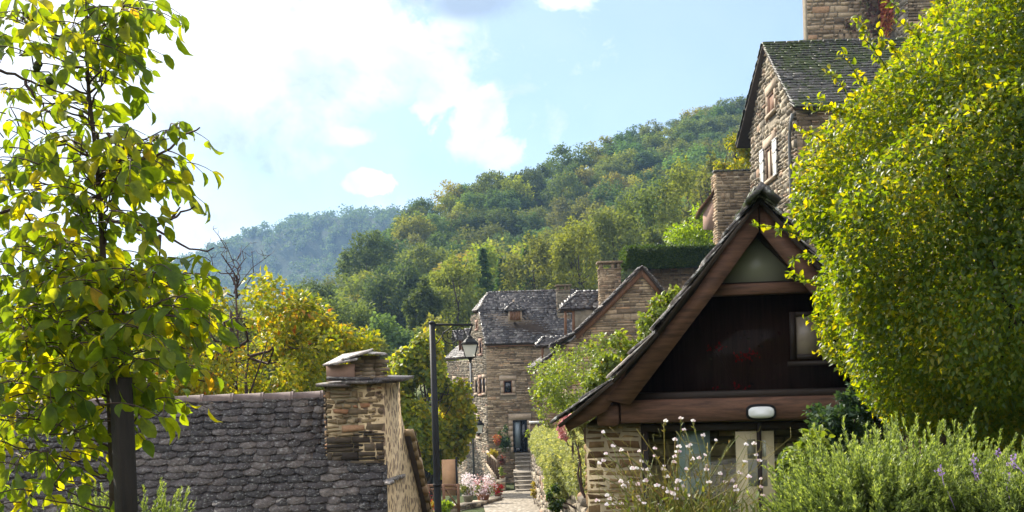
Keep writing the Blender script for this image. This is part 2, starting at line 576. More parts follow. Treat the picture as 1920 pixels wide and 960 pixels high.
def stones(mb, org, u, n, poly, h=.14, L=.32, d=.05, gap=.018, holes=(), seed=0, up=UPV, rough=1.0):
    """dry-laid courses of individual stones over the polygon (u, up) on the plane through org, proud along n"""
    r = np.random.default_rng(seed + 101)
    org, u, n = np.asarray(org, float), nrm(u), nrm(n)
    zs = [p[1] for p in poly]
    z = min(zs)
    V, R = [], []
    while z < max(zs) - .02:
        hh = h * min(2.1, max(.55, r.lognormal(-.05, .38)))
        z1 = min(z + hh, max(zs))
        for s, e in cut_spans(inside_spans(poly, (z + z1) / 2), holes, z, z1):
            x = s
            while x < e - .01:
                l = L * min(2.4, max(.35, r.lognormal(-.1, .5))) * (.7 + .3 * hh / h)
                if e - (x + l) < L * .4:
                    l = e - x
                parts = [(z, z1)]
                if hh > h * 1.15 and r.random() < .45:
                    zm = z + hh * r.uniform(.4, .6)
                    parts = [(z, zm), (zm, z1)]
                for (a, b) in parts:
                    g = gap * .5
                    jit = lambda s_: r.uniform(-s_, s_) * rough
                    o4 = [(x + g, a + g), (x + l - g, a + g), (x + l - g, b - g), (x + g, b - g)]
                    o4 = [(p + jit(g), q + jit(g * .8)) for p, q in o4]
                    bev = min(b - a, l) * .16
                    dd = d * r.uniform(.45, 1.25)
                    cx, cz = x + l / 2, (a + b) / 2
                    i4 = [(p + (bev if p < cx else -bev), q + (bev if q < cz else -bev)) for p, q in o4]
                    for p, q in o4:
                        V.append(org + u * p + up * q)
                    for p, q in i4:
                        V.append(org + u * p + up * q + n * (dd + jit(d * .18)))
                    R.append(r.random())
                x += l
        z = z1
    if not R:
        return
    k = len(R)
    base = (np.arange(k) * 8)[:, None, None]
    fl = np.array([(4, 5, 6, 7), (0, 1, 5, 4), (1, 2, 6, 5), (2, 3, 7, 6), (3, 0, 4, 7)])[None]
    fs = (base + fl).reshape(-1, 4)
    mb.add(np.array(V), fs, np.repeat(R, 5))


def wall(parent, org, u, n, poly, mat='schist', mortar='mortar', thick=.35, name='wall', **kw):
    """stone wall part: mortar core with stones proud of it (two materials, one mesh)"""
    mb = MB()
    org, u_, n_ = np.asarray(org, float), nrm(u), nrm(n)
    mb.prism([org + u_ * a + UPV * b for a, b in poly], -n_ * thick, .5)
    mb.f = [(a, r, 1) for a, r, m in mb.f]
    stones(mb, org, u, n, poly, **kw)
    return mb.build(name, [M[mat], M[mortar]], parent)


def slates(mb, el, er, rr, rl, w=.26, ex=.15, t=.022, seed=0, inside=None, flare=0., ragged=.5, lift=1.):
    """overlapping round-nosed stone slates on the slope eave-left, eave-right, ridge-right, ridge-left"""
    r = np.random.default_rng(seed + 7)
    el, er, rr, rl = [np.asarray(p, float) for p in (el, er, rr, rl)]
    H = np.linalg.norm((rl + rr) / 2 - (el + er) / 2)
    rows = max(2, int(round(H / ex)))
    V, R = [], []
    for i in range(rows + 1):
        f0 = i / rows
        a = el + (rl - el) * f0
        b = er + (rr - er) * f0
        Wd = np.linalg.norm(b - a)
        if Wd < .03:
            continue
        u = (b - a) / Wd
        sl = nrm((rl + rr) / 2 - (el + er) / 2)
        n = nrm(np.cross(u, sl))
        v = nrm(np.cross(n, u))
        x = -r.uniform(0, w)
        size = 1.25 - .45 * f0
        while x < Wd:
            ww = w * size * r.uniform(.65, 1.4)
            xa, xb = max(x, -.03), min(x + ww, Wd + .03)
            x += ww * .97
            if xb - xa < .05:
                continue
            ww = xb - xa
            c = (xa + xb) / 2
            p = a + u * c + v * r.normal(0, .016) * ragged
            if inside is not None and not inside(p):
                continue
            Lt = min(ex * size * r.uniform(1.5, 1.9), H * (1 - f0) + .012)
            if Lt < .045:
                continue
            h0 = (t * 1.5 + r.uniform(0, .014)) * lift
            h1 = .002
            rot = r.normal(0, .05)
            uu = u * math.cos(rot) + v * math.sin(rot)
            vv = -u * math.sin(rot) + v * math.cos(rot)
            k = r.uniform(.07, .32)
            hw = ww / 2 * 1.02
            tilt = r.normal(0, .006)
            j1, j2 = r.uniform(.55, .95, 2)
            k = min(k, Lt * .5 / ex)
            out = [(-hw, Lt), (-hw, ex * k * 1.2), (-hw * j1, ex * k * r.uniform(.1, .5)), (-hw * r.uniform(.1, .45), -r.uniform(0, .025)), (hw * r.uniform(.1, .5), -r.uniform(0, .025)), (hw * j2, ex * k * r.uniform(.1, .5)), (hw, ex * k * 1.2), (hw, Lt)]
            top, bot = [], []
            for (q, s) in out:
                s_ = s + r.normal(0, .006)
                hh = h0 + (h1 - h0) * max(0, s) / Lt + tilt * q / hw
                pt = p + uu * q + vv * s_ + n * hh
                top.append(pt + n * (t if s < Lt else t * .3))
                bot.append(pt - n * .0)
            V += top + bot
            R.append(r.random())
    if not R:
        return
    k = len(R)
    base = (np.arange(k) * 16)[:, None, None]
    topf = np.array([[0, 1, 2, 3, 4, 5, 6, 7]])[None]
    side = np.array([(i + 1, i, 8 + i, 9 + i) for i in range(7)])[None]
    mb.add(np.array(V), [(base + topf).reshape(-1, 8), (base + side).reshape(-1, 4)], None)
    (a8, _, m8), (a4, _, m4) = mb.f[-2], mb.f[-1]
    mb.f[-2] = (a8, np.array(R), m8)
    mb.f[-1] = (a4, np.repeat(R, 7), m4)


# ------------------------------------------------------------------ foliage
def rand_dirs(r, n):
    v = r.normal(size=(n, 3))
    return v / np.linalg.norm(v, axis=1)[:, None]


def frames(d, nn):
    d = d / (np.linalg.norm(d, axis=1)[:, None] + 1e-9)
    s = np.cross(d, nn)
    s /= (np.linalg.norm(s, axis=1)[:, None] + 1e-9)
    n = np.cross(s, d)
    return d, s, n


T4 = (np.array([(0, 0, 0), (.42, -.30, .10), (1, 0, -.05), (.42, .30, .10)]), [np.array([(0, 1, 2, 3)])])
TCL = (np.array([(0, 0, 0), (.30, -.5, .12), (.8, -.28, -.05), (1, .1, .1), (.62, .5, -.06), (.2, .3, .1)]), [np.array([(0, 1, 2, 3, 4, 5)])])
# real leaf: curved midrib, pointed tip
_mid = [(0, 0), (.22, .03), (.5, .03), (.78, -.05), (1.0, -.22)]
_wid = [0, .20, .27, .185, 0]
_tv = [(_mid[0][0], 0, _mid[0][1])]
for _i in (1, 2, 3):
    _tv += [(_mid[_i][0], -_wid[_i], _mid[_i][1] + .10), (_mid[_i][0], 0, _mid[_i][1]), (_mid[_i][0], _wid[_i], _mid[_i][1] + .10)]
_tv += [(_mid[4][0], 0, _mid[4][1])]
TSIX = (np.array([(0, 0, 0), (.4, -.27, .08), (.45, 0, 0), (.4, .27, .08), (1, 0, -.1)]), [np.array([(0, 2, 1), (1, 2, 4), (0, 3, 2), (2, 3, 4)])])
TLEAF = (np.array(_tv), [np.array([(0, 2, 1), (0, 3, 2), (7, 8, 10), (8, 9, 10)]), np.array([(1, 2, 5, 4), (2, 3, 6, 5), (4, 5, 8, 7), (5, 6, 9, 8)])])
TPET = (np.array([(0, 0, 0), (.5, -.34, .08), (1, -.12, 0), (1, .14, .02), (.5, .32, .08)]), [np.array([(0, 1, 2, 3, 4)])])
TNEED = (np.array([(0, -.06, 0), (.6, -.08, .03), (1, 0, 0), (.6, .08, .03), (0, .06, 0)]), [np.array([(0, 1, 2, 3, 4)])])


def leaves(mb, pos, d, nn, size, rnd, tpl=T4, mi=0, wid=1.0):
    n = len(pos)
    if n == 0:
        return
    tv, tf = tpl
    d, s, nn = frames(d, nn)
    size = np.broadcast_to(np.asarray(size, float), (n,))
    k = len(tv)
    V = pos[:, None, :] + size[:, None, None] * (tv[None, :, 0, None] * d[:, None, :] + wid * tv[None, :, 1, None] * s[:, None, :] + tv[None, :, 2, None] * nn[:, None, :])
    base = (np.arange(n) * k)[:, None, None]
    fs = [(base + f[None]).reshape(-1, f.shape[1]) for f in tf]
    n0 = mb.n
    mb.v.append(V.reshape(-1, 3))
    for f, t in zip(fs, tf):
        mb.f.append((f + n0, np.repeat(np.broadcast_to(rnd, (n,)), len(t)), mi))
    mb.n += n * k


def crown_pts(r, n, centre, rad, clumps=26, csize=.36, shell=.55, low=-.75):
    """points in leaf clumps spread through an uneven ellipsoid: returns pos, outward dir, clump id"""
    c = rand_dirs(r, clumps * 3)
    c = c[c[:, 2] > low][:clumps]
    k = len(c)
    rr = shell + (1 - shell) * r.random(k) ** .6
    c = c * rr[:, None]
    sz = csize * r.uniform(.6, 1.35, k)
    ci = r.choice(k, n, p=sz ** 2 / (sz ** 2).sum())
    d = rand_dirs(r, n)
    q = r.random(n) ** .45
    p = c[ci] + d * (sz[ci] * q)[:, None]
    out = nrm3(p * .6 + d)
    return np.asarray(centre) + p * np.asarray(rad), out, ci


def nrm3(v):
    return v / (np.linalg.norm(v, axis=1)[:, None] + 1e-9)


def crown(mb, r, n, centre, rad, size, clumps=26, csize=.36, shell=.55, low=-.75, tpl=T4, droop=.3, mi=0, bias=.25):
    p, out, ci = crown_pts(r, n, centre, rad, clumps, csize, shell, low)
    d = nrm3(out * .6 + rand_dirs(r, n) * .8 + np.array([0, 0, -droop]))
    nn = nrm3(out * .7 + rand_dirs(r, n) * .7 + np.array([0, 0, .5]))
    cl = r.random(clumps * 3)
    rnd = np.clip(r.random(n) * (1 - bias) + cl[ci] * bias, 0, 1)
    leaves(mb, p, d, nn, size * r.uniform(.65, 1.3, n), rnd, tpl, mi)


def limb(p0, p1, r, k=6, wob=.06, sag=0.):
    p0, p1 = np.asarray(p0, float), np.asarray(p1, float)
    t = np.linspace(0, 1, k)[:, None]
    L = np.linalg.norm(p1 - p0)
    w = r.normal(size=(k, 3)) * wob * L * (np.sin(t * math.pi) ** .8)
    return p0 + (p1 - p0) * t + w + np.array([0, 0, 1]) * (-sag * L * np.sin(t * math.pi))


def tree_wood(mb, r, base, top, rad, centre, crad, limbs=7, seg=7):
    tr = limb(base, top, r, 7, .03)
    mb.tube(tr, np.linspace(rad, rad * .3, 7), seg)
    for i in range(limbs):
        s = r.uniform(.35, .95)
        p0 = tr[int(s * 6)]
        d = rand_dirs(r, 1)[0]
        d[2] = abs(d[2]) * .8 + .1
        p1 = np.asarray(centre) + d * np.asarray(crad) * r.uniform(.55, .9)
        l = limb(p0, p1, r, 6, .07)
        mb.tube(l, np.linspace(rad * .42, rad * .06, 6), 5)
        for j in range(2):
            q0 = l[r.integers(2, 5)]
            q1 = q0 + (rand_dirs(r, 1)[0] + np.array([0, 0, .4])) * np.asarray(crad) * .35
            mb.tube(limb(q0, q1, r, 4, .08), np.linspace(rad * .16, rad * .03, 4), 4)


# ------------------------------------------------------------------ scene, camera, light, sky
cam = bpy.data.objects.new('camera', bpy.data.cameras.new('camera'))
COL.objects.link(cam)
cam.data.sensor_width = 36
cam.data.lens = 36 * F / 1920
cam.data.shift_y = (HZ - 480) / 1920
cam.data.clip_end = 12000
cam.data.clip_start = .05
right = Vector((cR, 0, -sR))
upc = Vector((sR, 0, cR))
back = Vector((0, -1, 0))
cam.matrix_world = Matrix(((right.x, upc.x, back.x, 0), (right.y, upc.y, back.y, 0), (right.z, upc.z, back.z, 0), (0, 0, 0, 1)))
SC.camera = cam

SUN_AZ, SUN_EL = math.radians(-45), math.radians(38)   # azimuth measured from +Y towards +X
sd = Vector((math.sin(SUN_AZ) * math.cos(SUN_EL), math.cos(SUN_AZ) * math.cos(SUN_EL), math.sin(SUN_EL)))
sun = bpy.data.objects.new('sun', bpy.data.lights.new('sun', 'SUN'))
COL.objects.link(sun)
sun.data.energy = 4.6
sun.data.angle = math.radians(.55)
sun.data.color = (1, .93, .80)
sun.rotation_euler = sd.to_track_quat('Z', 'Y').to_euler()

w = bpy.data.worlds.new('World')
SC.world = w
w.use_nodes = True
w.node_tree.nodes.clear()
N = NT(w.node_tree)
out = N.n('ShaderNodeOutputWorld')
bg = N.n('ShaderNodeBackground')
sky = N.n('ShaderNodeTexSky', sky_type='NISHITA', sun_disc=False)
sky.sun_elevation = SUN_EL
sky.sun_rotation = SUN_AZ
sky.air_density = 1.0
sky.dust_density = 1.2
sky.ozone_density = 1.5
tc = N.n('ShaderNodeTexCoord')
sep = N.n('ShaderNodeSeparateXYZ')
N.l(tc.outputs['Generated'], sep.inputs[0])
yy = N.math('MAXIMUM', N.math('ABSOLUTE', sep.outputs[1]), .12)
uu = N.math('DIVIDE', sep.outputs[0], yy)
vv = N.math('DIVIDE', sep.outputs[2], yy)
cmb = N.n('ShaderNodeCombineXYZ')
N.l(uu, cmb.inputs[0])
N.l(vv, cmb.inputs[1])
UV = cmb.outputs[0]
n1 = N.noise(UV, 9, 10, .62, .5)
n2 = N.noise(UV, 34, 8, .65, .4)
wob = N.math('ADD', N.math('MULTIPLY', N.math('SUBTRACT', n1, .5), 3.2), N.math('MULTIPLY', N.math('SUBTRACT', n2, .5), 2.2))


def blob(px, py, rx, ry, soft=.35, wb=1.0, amp=1.0):
    """a cloud bank: an ellipse of directions with a torn edge, 0..1"""
    a = N.math('DIVIDE', N.math('SUBTRACT', uu, (px - 960) / F), rx / F)
    b = N.math('DIVIDE', N.math('SUBTRACT', vv, (HZ - py) / F), ry / F)
    d = N.math('SQRT', N.math('ADD', N.math('MULTIPLY', a, a), N.math('MULTIPLY', b, b)))
    d = N.math('ADD', d, N.math('MULTIPLY', wob, wb))
    mr = N.n('ShaderNodeMapRange', interpolation_type='SMOOTHSTEP')
    N.l(d, mr.inputs[0])
    mr.inputs[1].default_value = 1 - soft
    mr.inputs[2].default_value = 1 + soft
    mr.inputs[3].default_value = amp
    mr.inputs[4].default_value = 0
    return mr.outputs[0]


def mx(*a):
    r_ = a[0]
    for b in a[1:]:
        r_ = N.math('MAXIMUM', r_, b)
    return r_


bank = mx(blob(250, 60, 560, 330, .6, .8, .97), blob(690, 90, 190, 150, .5, .9, .9), blob(150, 330, 420, 170, .7, .8, .9))
gap = N.math('SUBTRACT', 1.0, mx(blob(770, 265, 105, 85, .4, .7, 1.0), blob(570, 345, 110, 80, .5, .7, .9)))
bank = N.math('MULTIPLY', bank, gap)
puffs = mx(blob(905, 225, 70, 60, .3, .9, .95), blob(945, 285, 50, 40, .3, .9, .95), blob(850, 170, 60, 45, .35, .9, .85), blob(640, 245, 55, 20, .5, .7, .9), blob(700, 331, 50, 21, .16, .8, 1.0), blob(1070, 2, 50, 20, .6, 1.2, .8), blob(890, 265, 40, 40, .5, 1., .9), blob(840, 120, 70, 40, .5, .9, .8), blob(560, 290, 70, 28, .5, .8, .8))
veil = N.math('MULTIPLY', N.math('ADD', N.math('MULTIPLY', n1, .5), N.math('MULTIPLY', N.noise(UV, 2.2, 4, .5), .5)), .28)
hi = N.n('ShaderNodeMapRange', interpolation_type='SMOOTHSTEP')
N.l(sep.outputs[2], hi.inputs[0])
hi.inputs[1].default_value, hi.inputs[2].default_value = .40, .62
bk = N.n('ShaderNodeMapRange', interpolation_type='SMOOTHSTEP')
N.l(sep.outputs[1], bk.inputs[0])
bk.inputs[1].default_value, bk.inputs[2].default_value = .45, .1
rest = N.n('ShaderNodeMapRange', interpolation_type='SMOOTHSTEP')     # bright cloud added out of view to fill the shadows
N.l(N.noise(tc.outputs['Generated'], 2.6, 6, .6, .4), rest.inputs[0])
rest.inputs[1].default_value, rest.inputs[2].default_value, rest.inputs[4].default_value = .36, .56, .95
over = N.math('MULTIPLY', mx(hi.outputs[0], bk.outputs[0]), rest.outputs[0])
cl = mx(bank, puffs, veil, over)
dark = mx(blob(905, 6, 85, 27, .6, .55, .95), blob(820, -8, 70, 20, .7, .6, .6))
skyc = N.mix(1.0, sky.outputs[0], (.064, .070, .077), 'MULTIPLY')
shade = N.n('ShaderNodeMapRange', interpolation_type='SMOOTHSTEP')
N.l(N.noise(UV, 4.2, 7, .58, .5), shade.inputs[0])
shade.inputs[1].default_value, shade.inputs[2].default_value, shade.inputs[4].default_value = .40, .60, .95
shad = N.math('MULTIPLY', shade.outputs[0], blob(680, 240, 330, 170, .7, .4, 1.0))
cc = N.mix(cl, skyc, N.mix(shad, (.64, .645, .655), (.20, .245, .29)))
cc = N.mix(over, cc, (.98, .985, 1.0))  # the added unseen cloud, brighter than the visible banks
cc = N.mix(dark, cc, (.20, .24, .29))
N.l(cc, bg.inputs[0])
bg.inputs[1].default_value = 1.0
N.l(bg.outputs[0], out.inputs[0])

SC.view_settings.view_transform = 'Standard'
SC.view_settings.look = 'None'
SC.view_settings.exposure = 1.3
SC.view_settings.gamma = 1
SC.render.engine = 'CYCLES'
SC.cycles.use_denoising = True
SC.cycles.max_bounces = 8
SC.cycles.diffuse_bounces = 4
SC.cycles.transparent_max_bounces = 12
SC.cycles.volume_bounces = 0
SC.cycles.sample_clamp_indirect = 6
SC.cycles.caustics_reflective = False
SC.cycles.caustics_refractive = False

# ------------------------------------------------------------------ terrain
_gy = np.array([-90, -32, -9, 5, 8, 11, 20, 34, 53, 60, 75, 120, 400])
_gz = np.array([14., 9., -1.6, -1.75, -2.4, -2.75, -4.2, -4.75, -6.25, -6.5, -6.5, -9., -18])  # rise behind the camera is added, unseen, to darken glass reflections


def ground_z(x, y):
    x, y = np.asarray(x, float), np.asarray(y, float)
    z = np.interp(y, _gy, _gz)
    ws = np.clip((y - 9) / 12, 0, 1)
    left = np.clip(-x - 2.2, 0, 60)
    z = z - ws * 8 * (1 - np.exp(-left / 10))
    rt = np.clip(x - 4.5, 0, 25)
    z = z + ws * rt * .42
    return z


def grid_mesh(name, xs, ys, zf, mat, noise=0., seed=1):
    r = np.random.default_rng(seed)
    X, Y = np.meshgrid(xs, ys)
    Z = zf(X, Y)
    if noise:
        Z = Z + r.normal(0, noise, Z.shape)
    nx, ny = len(xs), len(ys)
    i, j = np.meshgrid(np.arange(nx - 1), np.arange(ny - 1))
    a = (j * nx + i).ravel()
    mb = MB()
    mb.add(np.stack([X, Y, Z], -1).reshape(-1, 3), np.stack([a, a + 1, a + nx + 1, a + nx], 1), .5)
    return mb.build(name, mat, smooth=True)


xs = np.concatenate([[-5000, -2000, -800, -300, -150, -80, -50], np.arange(-35, 36, 1.0), [50, 80, 150, 300, 800, 2000, 5000]])
ys = np.concatenate([[-4000, -1000, -300, -100, -40, -15], np.arange(-6, 80, 1.0), [90, 105, 120, 150, 200, 300, 400, 700, 1500, 3000, 6000]])
struct(grid_mesh('ground', xs, ys, ground_z, M['ground'], .02))


def loft(name, cols, mat, nu=70, nv=60, amp=1.0, seed=5, base=0):
    """terrain sheet through control columns: each column is a list of (px, py, distance) from foot to far side"""
    K = np.array([[P(*c) for c in col] for col in cols])     # (ncol, nrow, 3)
    nc, nr = K.shape[:2]

    def interp(A, t, axis):
        x = np.linspace(0, 1, A.shape[axis])
        A = np.moveaxis(A, axis, 0)
        n = len(x) - 1
        s = np.clip(t * n, 0, n - 1e-6)
        i = s.astype(int)
        f = (s - i).reshape((-1,) + (1,) * (A.ndim - 1))
        p1, p2 = A[i], A[i + 1]
        p0, p3 = A[np.maximum(i - 1, 0)], A[np.minimum(i + 2, n)]
        o = .5 * (2 * p1 + (p2 - p0) * f + (2 * p0 - 5 * p1 + 4 * p2 - p3) * f ** 2 + (3 * p1 - p0 - 3 * p2 + p3) * f ** 3)
        return np.moveaxis(o, 0, axis)
    S = interp(interp(K, np.linspace(0, 1, nu), 0), np.linspace(0, 1, nv), 1)
    r = np.random.default_rng(seed)
    nz = r.normal(size=(nu, nv))
    for _ in range(2):
        nz = (nz + np.roll(nz, 1, 0) + np.roll(nz, -1, 0) + np.roll(nz, 1, 1) + np.roll(nz, -1, 1)) / 3
    S[..., 2] += nz * amp
    i, j = np.meshgrid(np.arange(nu - 1), np.arange(nv - 1), indexing='ij')
    a = (i * nv + j).ravel()
    mb = MB()
    mb.add(S.reshape(-1, 3), np.stack([a, a + nv, a + nv + 1, a + 1], 1), .5)
    o = mb.build(name, mat, smooth=True)
    struct(o)
    return S


hill_cols = [
    [(150, 830, 75), (150, 780, 110), (180, 735, 150), (230, 705, 200), (300, 685, 250), (340, 730, 330)],
    [(400, 830, 75), (420, 770, 110), (440, 715, 150), (470, 680, 200), (500, 655, 250), (540, 720, 330)],
    [(560, 820, 75), (560, 750, 112), (570, 690, 155), (585, 640, 205), (600, 605, 250), (640, 690, 340)],
    [(680, 810, 75), (680, 735, 115), (680, 665, 160), (672, 590, 210), (665, 535, 265), (700, 660, 380)],
    [(790, 800, 75), (790, 700, 115), (785, 610, 160), (775, 530, 220), (765, 455, 290), (800, 600, 420)],
    [(920, 790, 75), (920, 680, 115), (920, 590, 160), (915, 500, 230), (905, 392, 310), (930, 560, 450)],
    [(1060, 780, 75), (1060, 660, 115), (1060, 560, 160), (1055, 460, 240), (1050, 340, 330), (1070, 520, 470)],
    [(1200, 770, 75), (1200, 620, 112), (1200, 510, 160), (1195, 400, 250), (1190, 290, 360), (1210, 480, 500)],
    [(1330, 740, 75), (1330, 570, 108), (1330, 450, 160), (1325, 340, 260), (1320, 250, 380), (1340, 450, 520)],
    [(1450, 700, 75), (1450, 500, 105), (1450, 380, 160), (1445, 300, 270), (1440, 228, 410), (1460, 430, 540)],
    [(1700, 640, 75), (1700, 420, 105), (1700, 300, 160), (1690, 230, 280), (1680, 190, 420), (1700, 420, 560)],
    [(2100, 600, 75), (2100, 400, 105), (2100, 260, 160), (2080, 190, 280), (2060, 150, 420), (2080, 420, 560)],
]
HILL = loft('hill', hill_cols, M['hillground'], 90, 70, .5)
far_cols = [
    [(-300, 720, 700), (-300, 660, 900), (-300, 636, 1150), (-300, 616, 1400), (-300, 660, 1900)],
    [(100, 715, 700), (100, 640, 900), (100, 591, 1150), (100, 561, 1400), (100, 640, 1900)],
    [(300, 712, 700), (300, 620, 900), (310, 556, 1150), (330, 508, 1350), (330, 620, 1900)],
    [(420, 710, 700), (420, 610, 900), (425, 536, 1150), (430, 471, 1300), (430, 600, 1900)],
    [(540, 705, 700), (540, 605, 900), (540, 516, 1100), (540, 434, 1250), (540, 600, 1900)],
    [(650, 700, 700), (650, 600, 900), (650, 480, 1050), (650, 424, 1200), (650, 600, 1900)],
    [(760, 700, 700), (760, 590, 850), (760, 486, 1000), (760, 418, 1150), (760, 600, 1900)],
    [(900, 700, 700), (900, 590, 850), (900, 496, 1000), (900, 436, 1150), (900, 600, 1900)],
    [(1300, 700, 700), (1300, 620, 850), (1300, 576, 1000), (1300, 536, 1150), (1300, 620, 1900)],
]
FAR = loft('far_hill', far_cols, M['farground'], 70, 50, 3.0, 9)

# the cobbled lane
mb = MB()
ctr = [(1.6, 24, 1.6), (1.0, 30, 1.6), (.45, 36, 1.5), (.15, 42, 1.45), (.0, 48, 1.2), (.02, 53.2, .85), (.02, 54, .8)]
cs = np.array(ctr)
tt = np.linspace(24, 54, 46)
cx = np.interp(tt, cs[:, 1], cs[:, 0])
hw = np.interp(tt, cs[:, 1], cs[:, 2])
V = []
for y, c, h in zip(tt, cx, hw):
    for q in np.linspace(-1, 1, 9):
        V.append((c + q * h, y, ground_z(c, y) + .07 + .03 * (1 - q * q) + rng.normal(0, .006)))
k = len(tt)
fs = [(i * 9 + j, i * 9 + j + 1, i * 9 + j + 10, i * 9 + j + 9) for i in range(k - 1) for j in range(8)]
mb.add(V, np.array(fs), .5)
struct(mb.build('lane', M['cobble'], smooth=True))

# ------------------------------------------------------------------ helpers for openings
def frame_window(parent, org, u, n, a, b, c, d, fr='wood_red', pane='pane', fw=.06, bars=1, name='window', dep=.035, label=None):
    """window part in the rectangle u a..b, z c..d on the wall plane; its pane is a sub-part"""
    u, n = nrm(u), nrm(n)
    Q = lambda x, z, o=0.: np.asarray(org) + u * x + UPV * z + n * o
    mb = MB()
    for x in (a + fw / 2, b - fw / 2):
        mb.bar(Q(x, c, dep), Q(x, d, dep), .05, fw, up=np.cross(n, UPV) if False else u)
    for z in (c + fw / 2, d - fw / 2):
        mb.bar(Q(a + fw, z, dep), Q(b - fw, z, dep), .05, fw, up=UPV)
    for i in range(bars):
        x = a + (b - a) * (i + 1) / (bars + 1)
        mb.bar(Q(x, c + fw, dep), Q(x, d - fw, dep), .035, fw * .7, up=u)
    w_ = mb.build(name, M[fr], parent)
    if label:
        w_['label'] = label
    pb = MB()
    pb.prism([Q(a + fw * .6, c + fw * .6, .002), Q(b - fw * .6, c + fw * .6, .002), Q(b - fw * .6, d - fw * .6, .002), Q(a + fw * .6, d - fw * .6, .002)], n * .012)
    pb.build('pane', M[pane], w_)
    return w_


def surround(parent, org, u, n, a, b, c, d, mat='cut', w=.16, dep=.075, sill=True, lint=.2):
    u, n = nrm(u), nrm(n)
    Q = lambda x, z: np.asarray(org) + u * x + UPV * z
    mb = MB()
    r = np.random.default_rng(int(abs(a) * 100) + 5)

    def blk(x0, x1, z0, z1, dd):
        mb.prism([Q(x0, z0), Q(x1, z0), Q(x1, z1), Q(x0, z1)], n * dd, r.random())
    blk(a - w * 1.2, b + w * 1.2, d, d + lint, dep + .012)
    if sill:
        blk(a - w * .9, b + w * .9, c - .1, c, dep + .05)
    k = max(2, int((d - c) / .3))
    for i in range(k):
        z0, z1 = c + (d - c) * i / k, c + (d - c) * (i + 1) / k - .008
        e = r.uniform(.7, 1.3)
        blk(a - w * e, a, z0, z1, dep + r.uniform(-.006, .006))
        e = r.uniform(.7, 1.3)
        blk(b, b + w * e, z0, z1, dep + r.uniform(-.006, .006))
    return mb.build('window_surround' if sill else 'door_surround', M[mat], parent)


def on(org, u, n):
    """pixel -> (u, z) on the wall plane"""
    org, u, n = np.asarray(org, float), nrm(u), nrm(n)

    def f(px, py):
        q = hit(px, py, org, n) - org
        return float(np.dot(q, u)), float(q[2])
    return f


def slab(mb, pts, t):
    pts = [np.asarray(p, float) for p in pts]
    n = nrm(np.cross(pts[1] - pts[0], pts[2] - pts[0]))
    if n[2] < 0:
        n = -n
    mb.prism([p - n * .002 for p in pts], -n * t)


# ------------------------------------------------------------------ left cottage
rr = P(745, 735, 17.3)
rr[0] = -2.09
rl = P(-220, 766, 16.5)
er = np.array([-1.52, 12.0, rr[2] - 5.25])
el = np.array([rl[0] - .3, 11.3, rl[2] - 5.2])
cot = thing('stone_cottage', 'low stone cottage with dark fish-scale slate roof and plastered gable wall', 'cottage', (-5, 16, -5.2))
mb = MB()
slates(mb, el, er, rr, rl, w=.29, ex=.14, t=.017, seed=3, lift=1.0)
roof = mb.build('roof', M['lauze'], cot)
mb = MB()
slab(mb, [el, er, rr, rl], .06)
er2 = np.array([-1.42, 22.5, rr[2] - 5.2])
el2 = np.array([rl[0], 22, rr[2] - 5.2])
slab(mb, [el2, er2 - X1 * .12, rr - X1 * .12, rl], .10)
rq = np.array([-1.86, rr[1], rr[2]])
rs = rq + (er2 - rq) * ((18.0 - rr[1]) / (er2[1] - rr[1]))
slab(mb, [er2 + X1 * .06, er2 - X1 * .1, rs - X1 * .1, rs + X1 * .06], .10)
mb.build('roof_boarding', M['deck'], cot)
mb = MB()
slates(mb, er2 + np.array([.10, 0, 0]), er2 + np.array([-.6, 0, 0]), rs + np.array([-.6, 0.02, .0]), rs + np.array([.10, .02, 0]), w=.3, ex=.18, t=.035, seed=4)
mb.build('rear_slope', M['chim'], roof)
# verge stones along the far slope
mb = MB()
for i in range(26):
    f = i / 26
    c = rs + (er2 - rs) * f + np.array([.03 + rng.uniform(-.02, .02), 0, -.05])
    d = nrm(er2 - rr)
    mb.box(c, X1 * rng.uniform(.16, .24), d * rng.uniform(.16, .24), np.cross(X1, d) * rng.uniform(.06, .12), rng.random())
mb.build('verge_stones', M['chim'], roof)
# clay ridge tiles
mb = MB()
L = np.linalg.norm(rr - rl)
k = int(L / .47)
ud = (rl - rr) / L
for i in range(k):
    a = rr + ud * (i * .47 + .5)
    b = rr + ud * (i * .47 + .985)
    up_ = np.array([0, 0, 1.])
    side = np.cross(ud, up_)
    for (p, q, ra, rb) in ((a, b, .115, .10), (a, a + ud * .045, .122, .119)):
        vs = []
        for e, R_ in ((p, ra), (q, rb)):
            for an in np.linspace(-.15, math.pi + .15, 9):
                vs.append(e + side * math.cos(an) * R_ + up_ * (math.sin(an) * R_ - .055 + rng.uniform(-.002, .002)))
        mb.add(vs, [(j, j + 1, 10 + j, 9 + j) for j in range(8)] + [tuple(range(9)), tuple(range(17, 8, -1))])
mb.build('ridge_capping', M['ridge'], roof)
